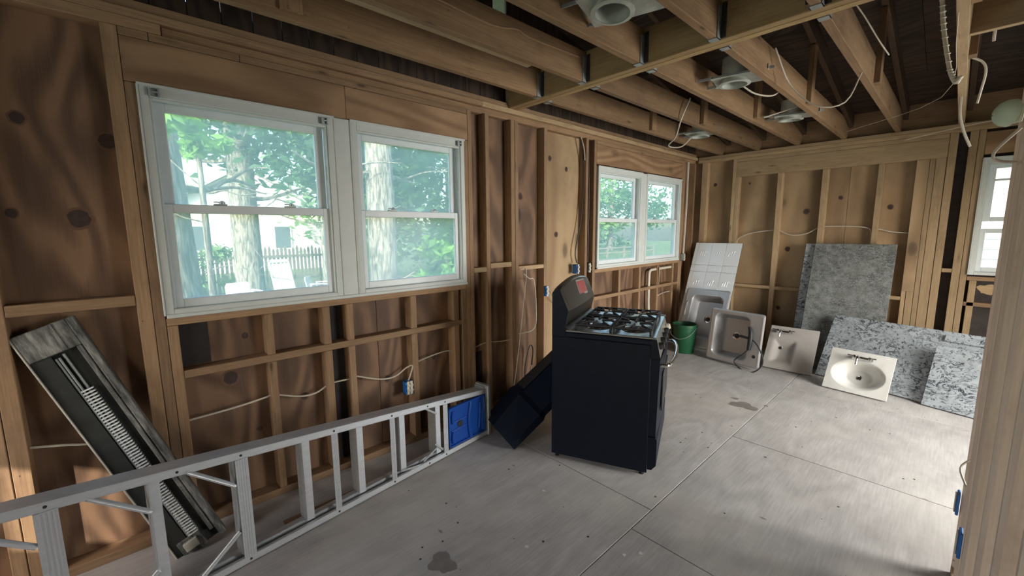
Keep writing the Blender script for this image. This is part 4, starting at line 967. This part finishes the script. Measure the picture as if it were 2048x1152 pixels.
# ---------------------------------------------------------------- outdoors
GZ = -.42
tag(MB().box((-70, -40, GZ-.2), (60, 70, GZ)).build('ground', GRASS), kind='structure')
def leaves(cen, rad, n, size, mat, name, parent, seed=0, flat_=.0, shell=.35):
    rnd = random.Random(seed); m = MB()
    # clumps first, leaves around the clumps
    cl = []
    for k in range(max(6, n//90)):
        while True:
            p = Vector((rnd.uniform(-1, 1), rnd.uniform(-1, 1), rnd.uniform(-1, 1)))
            if shell < p.length < 1: break
        cl.append(p)
    for k in range(n):
        c = rnd.choice(cl); p = c+Vector((rnd.gauss(0, .13), rnd.gauss(0, .13), rnd.gauss(0, .10)))
        q = Vector((cen[0]+p.x*rad[0], cen[1]+p.y*rad[1], cen[2]+p.z*rad[2]))
        a = Vector((rnd.gauss(0, 1), rnd.gauss(0, 1), rnd.gauss(0, 1)*.6)).normalized(); b = a.cross(Vector((rnd.gauss(0, 1), rnd.gauss(0, 1), rnd.gauss(0, 1)))).normalized()
        s = size*rnd.uniform(.6, 1.3); m.add([q-a*s, q+b*s*.45, q+a*s, q-b*s*.45], [(0, 1, 2, 3)])
    return m.build(name, mat, parent)
def tree(x, y, r, h, label, crown=None, mat=None, n=2600, seed=0, size=.11, lean=0.0, cr=(2, 2, 2), branches=6, group='trees in the garden', flare=1.5, cz=None):
    t = thing('tree', label, 'tree', (x, y, GZ), group=group); rnd = random.Random(seed)
    m = MB(); m.tube([(0, 0, -.05), (lean*.03, 0, .35), (lean*.1, 0, .9), (lean*.3, 0, h*.4), (lean*.6, 0, h*.75), (lean, 0, h)], [r*flare, r*(1+(flare-1)*.7), r*(1+(flare-1)*.35), r, r*.8, r*.55], 16); m.build('trunk', BARK, t, True)
    if branches:
        m = MB()
        for k in range(branches):
            z = h*rnd.uniform(.3, .95); a = rnd.uniform(0, 2*PI); L = rnd.uniform(.8, 1.0)*cr[0]
            p = [Vector((lean*z/h, 0, z))]
            for q in range(4): p.append(p[-1]+Vector((math.cos(a)*L/4+rnd.gauss(0, .08), math.sin(a)*L/4+rnd.gauss(0, .08), rnd.uniform(-.1, .3))))
            m.tube(p, [r*.22, r*.12, r*.06], 5)
            for q in (2, 3):
                e = p[q]+Vector((rnd.gauss(0, .5), rnd.gauss(0, .5), rnd.uniform(-.4, .5))); m.tube([p[q], (p[q]+e)/2+Vector((0, 0, .08)), e], [r*.08, r*.03], 4)
        m.build('branch', BARK, t, True)
    if crown: leaves((lean, 0, cz or h), cr, n, size, mat or LEAF, 'crown', t, seed)
    return t
G1 = 'trees in the garden'
tree(-8.4, .42, .40, 7, 'huge ribbed trunk close outside the left side of the large window', True, LEAFM, 1200, 1, .12, 0.3, (2.5, 2.5, 1.5), 4, G1, 1.75, 8)
tree(-13.5, 2.55, .33, 8, 'straight grey trunk behind the great trunk through the left window', True, LEAFD, 3000, 2, .16, 0, (3.2, 3.2, 2.6), 22, G1, 1.2, 6.2)
tree(-12.5, 4.35, .16, 7, 'slender dark trunk in front of the white house', True, LEAFD, 3600, 3, .15, .3, (2.8, 2.6, 2.4), 16, G1, 1.2, 5.6)
tree(-12.5, 6.1, .25, 8, 'evergreen at the right side of the left window view', True, LEAFD, 4200, 4, .15, 0, (2.4, 2.0, 3.0), 16, G1, 1.2, 4.6)
tree(-8.2, 3.98, .27, 8, 'thick grey trunk seen in the right unit of the large window', True, LEAFD, 2500, 5, .13, 0, (2.2, 1.9, 2.0), 8, G1, 1.2, 6.5)
tree(-15, 10.5, .25, 8, 'tree behind the broad leaved shrub', True, LEAFD, 4500, 6, .17, 0, (4, 4, 3.8), 10, G1, 1.2, 4.2)
tree(-6.0, .74, .04, 3.1, 'young maple with bright green leaves at the window top', True, LEAF, 900, 7, .075, .0, (.8, .36, .34), 4, G1, 1.1, 3.12)
tree(-20, 15, .3, 8, 'large tree at the lawn edge seen in the far window pair', True, LEAFM, 4500, 8, .2, 0, (4.5, 5, 4), 6, G1, 1.2, 4.4)
tree(-22, 25, .3, 8, 'leafy tree beyond the lawn, right side of the far windows', True, LEAFM, 4500, 9, .22, 0, (5, 6, 4), 6, G1, 1.2, 4.4)
tree(-24, 36, .3, 8, 'most distant leafy tree beyond the lawn', True, LEAFD, 4000, 10, .25, 0, (5, 7, 4), 6, G1, 1.2, 4.2)
tree(-27, 11, .4, 9, 'tall tree behind the fence right of the white house', True, LEAFM, 4000, 11, .25, 0, (5, 5, 5), 6, G1, 1.2, 5.5)
tree(-28, -2, .4, 9, 'tall tree behind the fence left of the white house', True, LEAFM, 3500, 12, .25, 0, (5, 4, 5), 6, G1, 1.2, 5.5)
def shrub(x, y, rad, n, size, mat, label, seed):
    t = thing('shrub', label, 'shrub', (x, y, GZ), group='shrubs along the garden edge'); m = MB(); rnd = random.Random(seed)
    for k in range(9):
        a = rnd.uniform(0, 2*PI); e = Vector((math.cos(a)*rad[0]*.6, math.sin(a)*rad[1]*.6, rad[2]*1.4)); m.tube([(0, 0, 0), e*.5+Vector((0, 0, .1)), e], [.02, .008], 5)
    m.build('stem', BARK, t); leaves((0, 0, rad[2]), rad, n, size, mat, 'foliage', t, seed, shell=.1)
shrub(-9.6, 6.9, (1.1, 1.0, .95), 1500, .17, LEAF, 'broad leaved pale green shrub in the right window unit', 21)
shrub(-12.2, 8.9, (1.4, 1.6, 1.3), 2200, .12, LEAFM, 'dense green shrub behind the broad leaved shrub', 22)
shrub(-14.0, 6.4, (.9, 1.0, .9), 1500, .10, LEAF, 'yellow green shrub at the right end of the picket fence', 23)
shrub(-15.2, 1.2, (1.0, 1.6, .9), 1600, .10, LEAFM, 'low green shrub left end of the picket fence', 24)
shrub(-11.5, 3.3, (1.2, 2.0, .22), 1600, .07, LEAFM, 'low ground plants around the garden chairs', 25)
m = MB(); rnd = random.Random(5)
for k in range(420):
    a = rnd.uniform(0, PI); L = rnd.uniform(.25, .9); p = Vector((-11.0+rnd.gauss(0, .4), 6.4+rnd.gauss(0, .4), GZ+.02+abs(rnd.gauss(0, .22)))); d = Vector((math.cos(a), math.sin(a), rnd.gauss(0, .25)))*L/2
    m.tube([p-d, p+Vector((0, 0, .03)), p+d], .009, 3, smooth=0)
tag(m.build('brush_pile', TWIG), 'pile of dry brown twigs below the right window unit', 'brush pile', kind='stuff')
# picket fence
fe = thing('picket_fence', 'weathered wooden picket fence crossing the garden behind the chairs', 'fence', (-16, 0, GZ))
for k in range(78):
    y = -1.6+k*.125; hgt = 1.52+.05*math.sin(k*1.7); 
    MB().prism([(-.04, 0), (.04, 0), (.04, hgt-.09), (0, hgt), (-.04, hgt-.09)], 0, .02, Matrix(((0, 0, 1, 0), (1, 0, 0, y), (0, 1, 0, 0), (0, 0, 0, 1)))).build('picket', FENCE, fe)
for z in (.42, 1.15): MB().box((.021, -1.7, z), (.06, 8.2, z+.09)).build('rail', FENCE, fe)
for k in range(5): MB().box((.061, -1.6+k*2.4, 0), (.15, -1.51+k*2.4, 1.5)).build('post', FENCE, fe)
# far lawn rail fence in the second window's view
fe2 = thing('rail_fence', 'low grey rail fence along the far edge of the lawn', 'fence', (-17, 12, GZ))
for k in range(10): MB().box((-.05, k*2.2-.05, 0), (.05, k*2.2+.05, .8)).build('post', FENCE, fe2)
for z in (.35, .68): MB().box((-.02, -.2, z), (.02, 20, z+.08)).build('rail', FENCE, fe2)
# white house
def clap(m, x, y0, y1, z0, z1, ax=0, st=.16):
    z = z0
    while z < z1-.01:
        if ax == 0: m.box((x, y0, z), (x+.025, y1, min(z+st-.02, z1)))
        else: m.box((y0, x-.025, z), (y1, x, min(z+st-.02, z1)))
        z += st
hx = -25.0
hs_ = thing('white_house', 'white gabled house behind the picket fence', 'house', (hx, 4.9, GZ))
m = MB(); m.box((-6, -3.6, 0), (0, 3.6, 3.1)); m.prism([(-3.6, 3.1), (3.6, 3.1), (0, 5.3)], -6, 0, Matrix(((0, 0, 1, 0), (1, 0, 0, 0), (0, 1, 0, 0), (0, 0, 0, 1)))); clap(m, .0, -3.6, 3.6, 0, 3.1); m.build('wall', SIDING, hs_)
for s in (-1, 1):
    m = MB(); m.add([(-6.2, 0, 5.45), (.35, 0, 5.45), (.35, s*4.0, 3.0), (-6.2, s*4.0, 3.0), (-6.2, 0, 5.33), (.35, 0, 5.33), (.35, s*4.0, 2.88), (-6.2, s*4.0, 2.88)], [(0, 1, 2, 3), (7, 6, 5, 4), (0, 4, 5, 1), (1, 5, 6, 2), (2, 6, 7, 3), (3, 7, 4, 0)]); m.build('roof', SIDING if s < 0 else SIDING, hs_)
for y in (-2.2, -.4, 1.5): 
    wn = MB().box((.026, y-.45, 1.1), (.07, y+.45, 2.4)).build('window', SIDING, hs_); MB().box((.071, y-.37, 1.18), (.075, y+.37, 2.32)).build('pane', DGLASS, wn)
# neighbour seen through the far right window
nb = thing('neighbour_house', 'pale pink and white sided house outside the far right window', 'house', (1.5, 11.5, GZ))
m = MB(); m.box((-3.0, 0, 0), (5, 4, 4.6)); clap(m, .0, -3.0, 5, 2.3, 4.6, 1, .15); m.build('upper_wall', SIDINGP, nb)
m = MB(); clap(m, -.03, -3.0, 5, 0, 2.28, 1, .18); m.build('lower_wall', SIDING, nb)
m = MB(); m.add([(-3.4, -.5, 4.5), (5.4, -.5, 4.5), (5.4, 2.2, 6), (-3.4, 2.2, 6), (-3.4, -.5, 4.4), (5.4, -.5, 4.4), (5.4, 2.2, 5.9), (-3.4, 2.2, 5.9)], [(0, 1, 2, 3), (7, 6, 5, 4), (0, 4, 5, 1), (1, 5, 6, 2), (2, 6, 7, 3), (3, 7, 4, 0)]); m.build('roof', SHINGLE, nb)
# garden chairs
def garden_chair(x, y, rz, label):
    t = thing('garden_chair', label, 'chair', M=Matrix.Translation((x, y, GZ)) @ Matrix.Rotation(rz, 4, 'Z'), group='white plastic garden chairs')
    MB().box((-.25, -.26, .38), (.25, .26, .41), None, .01).build('seat', PLASTIC, t)
    m = MB(); m.box((-.27, -.27, .41), (-.24, .27, .80), Matrix.Rotation(-.18, 4, 'Y'), .01); m.prism([(-.27, .78), (.27, .78), (.22, .86), (-.22, .86)], -.27, -.24, Matrix.Rotation(-.18, 4, 'Y') @ Matrix(((0, 0, 1, 0), (1, 0, 0, 0), (0, 1, 0, 0), (0, 0, 0, 1)))); m.build('backrest', PLASTIC, t)
    for s in (-1, 1):
        MB().box((-.26, s*.27-.025, .60), (.28, s*.27+.025, .63), None, .008).build('armrest', PLASTIC, t)
        for q in (-1, 1): MB().box((q*.24-.02, s*.27-.02, 0), (q*.24+.02, s*.27+.02, .60)).build('leg', PLASTIC, t)
garden_chair(-11.6, 2.05, .2, 'white plastic garden chair low beside the great trunk')
garden_chair(-12.0, 4.0, 1.0, 'white plastic garden chair at the right edge of the left pane')
garden_chair(-9.8, 4.05, .7, 'white plastic garden chair left of the twig pile')
garden_chair(-8.9, 5.35, 2.2, 'white plastic garden chair in front of the twig pile')
t = thing('folding_lounger', 'white folding lounge chair with its back raised by the fence', 'chair', M=Matrix.Translation((-12.6, 3.35, GZ)) @ Matrix.Rotation(.25, 4, 'Z'))
m = MB(); m.box((-.3, -.3, .30), (.45, .3, .34), None, .01); m.build('seat', PLASTIC, t)
m = MB(); m.box((-.02, -.30, 0), (.02, -.24, .95), Matrix.Translation((-.3, 0, .32)) @ Matrix.Rotation(-.3, 4, 'Y'), .01); m.box((-.02, .24, 0), (.02, .30, .95), Matrix.Translation((-.3, 0, .32)) @ Matrix.Rotation(-.3, 4, 'Y'), .01)
m.box((-.02, -.3, .88), (.02, .3, .97), Matrix.Translation((-.3, 0, .32)) @ Matrix.Rotation(-.3, 4, 'Y'), .01); m.box((-.01, -.24, .05), (.01, .24, .85), Matrix.Translation((-.3, 0, .32)) @ Matrix.Rotation(-.3, 4, 'Y'), .01); m.build('backrest', PLASTIC, t)
for s in (-.27, .27):
    for q in (-.25, .4): MB().box((q-.015, s-.015, 0), (q+.015, s+.015, .30)).build('leg', PLASTIC, t)
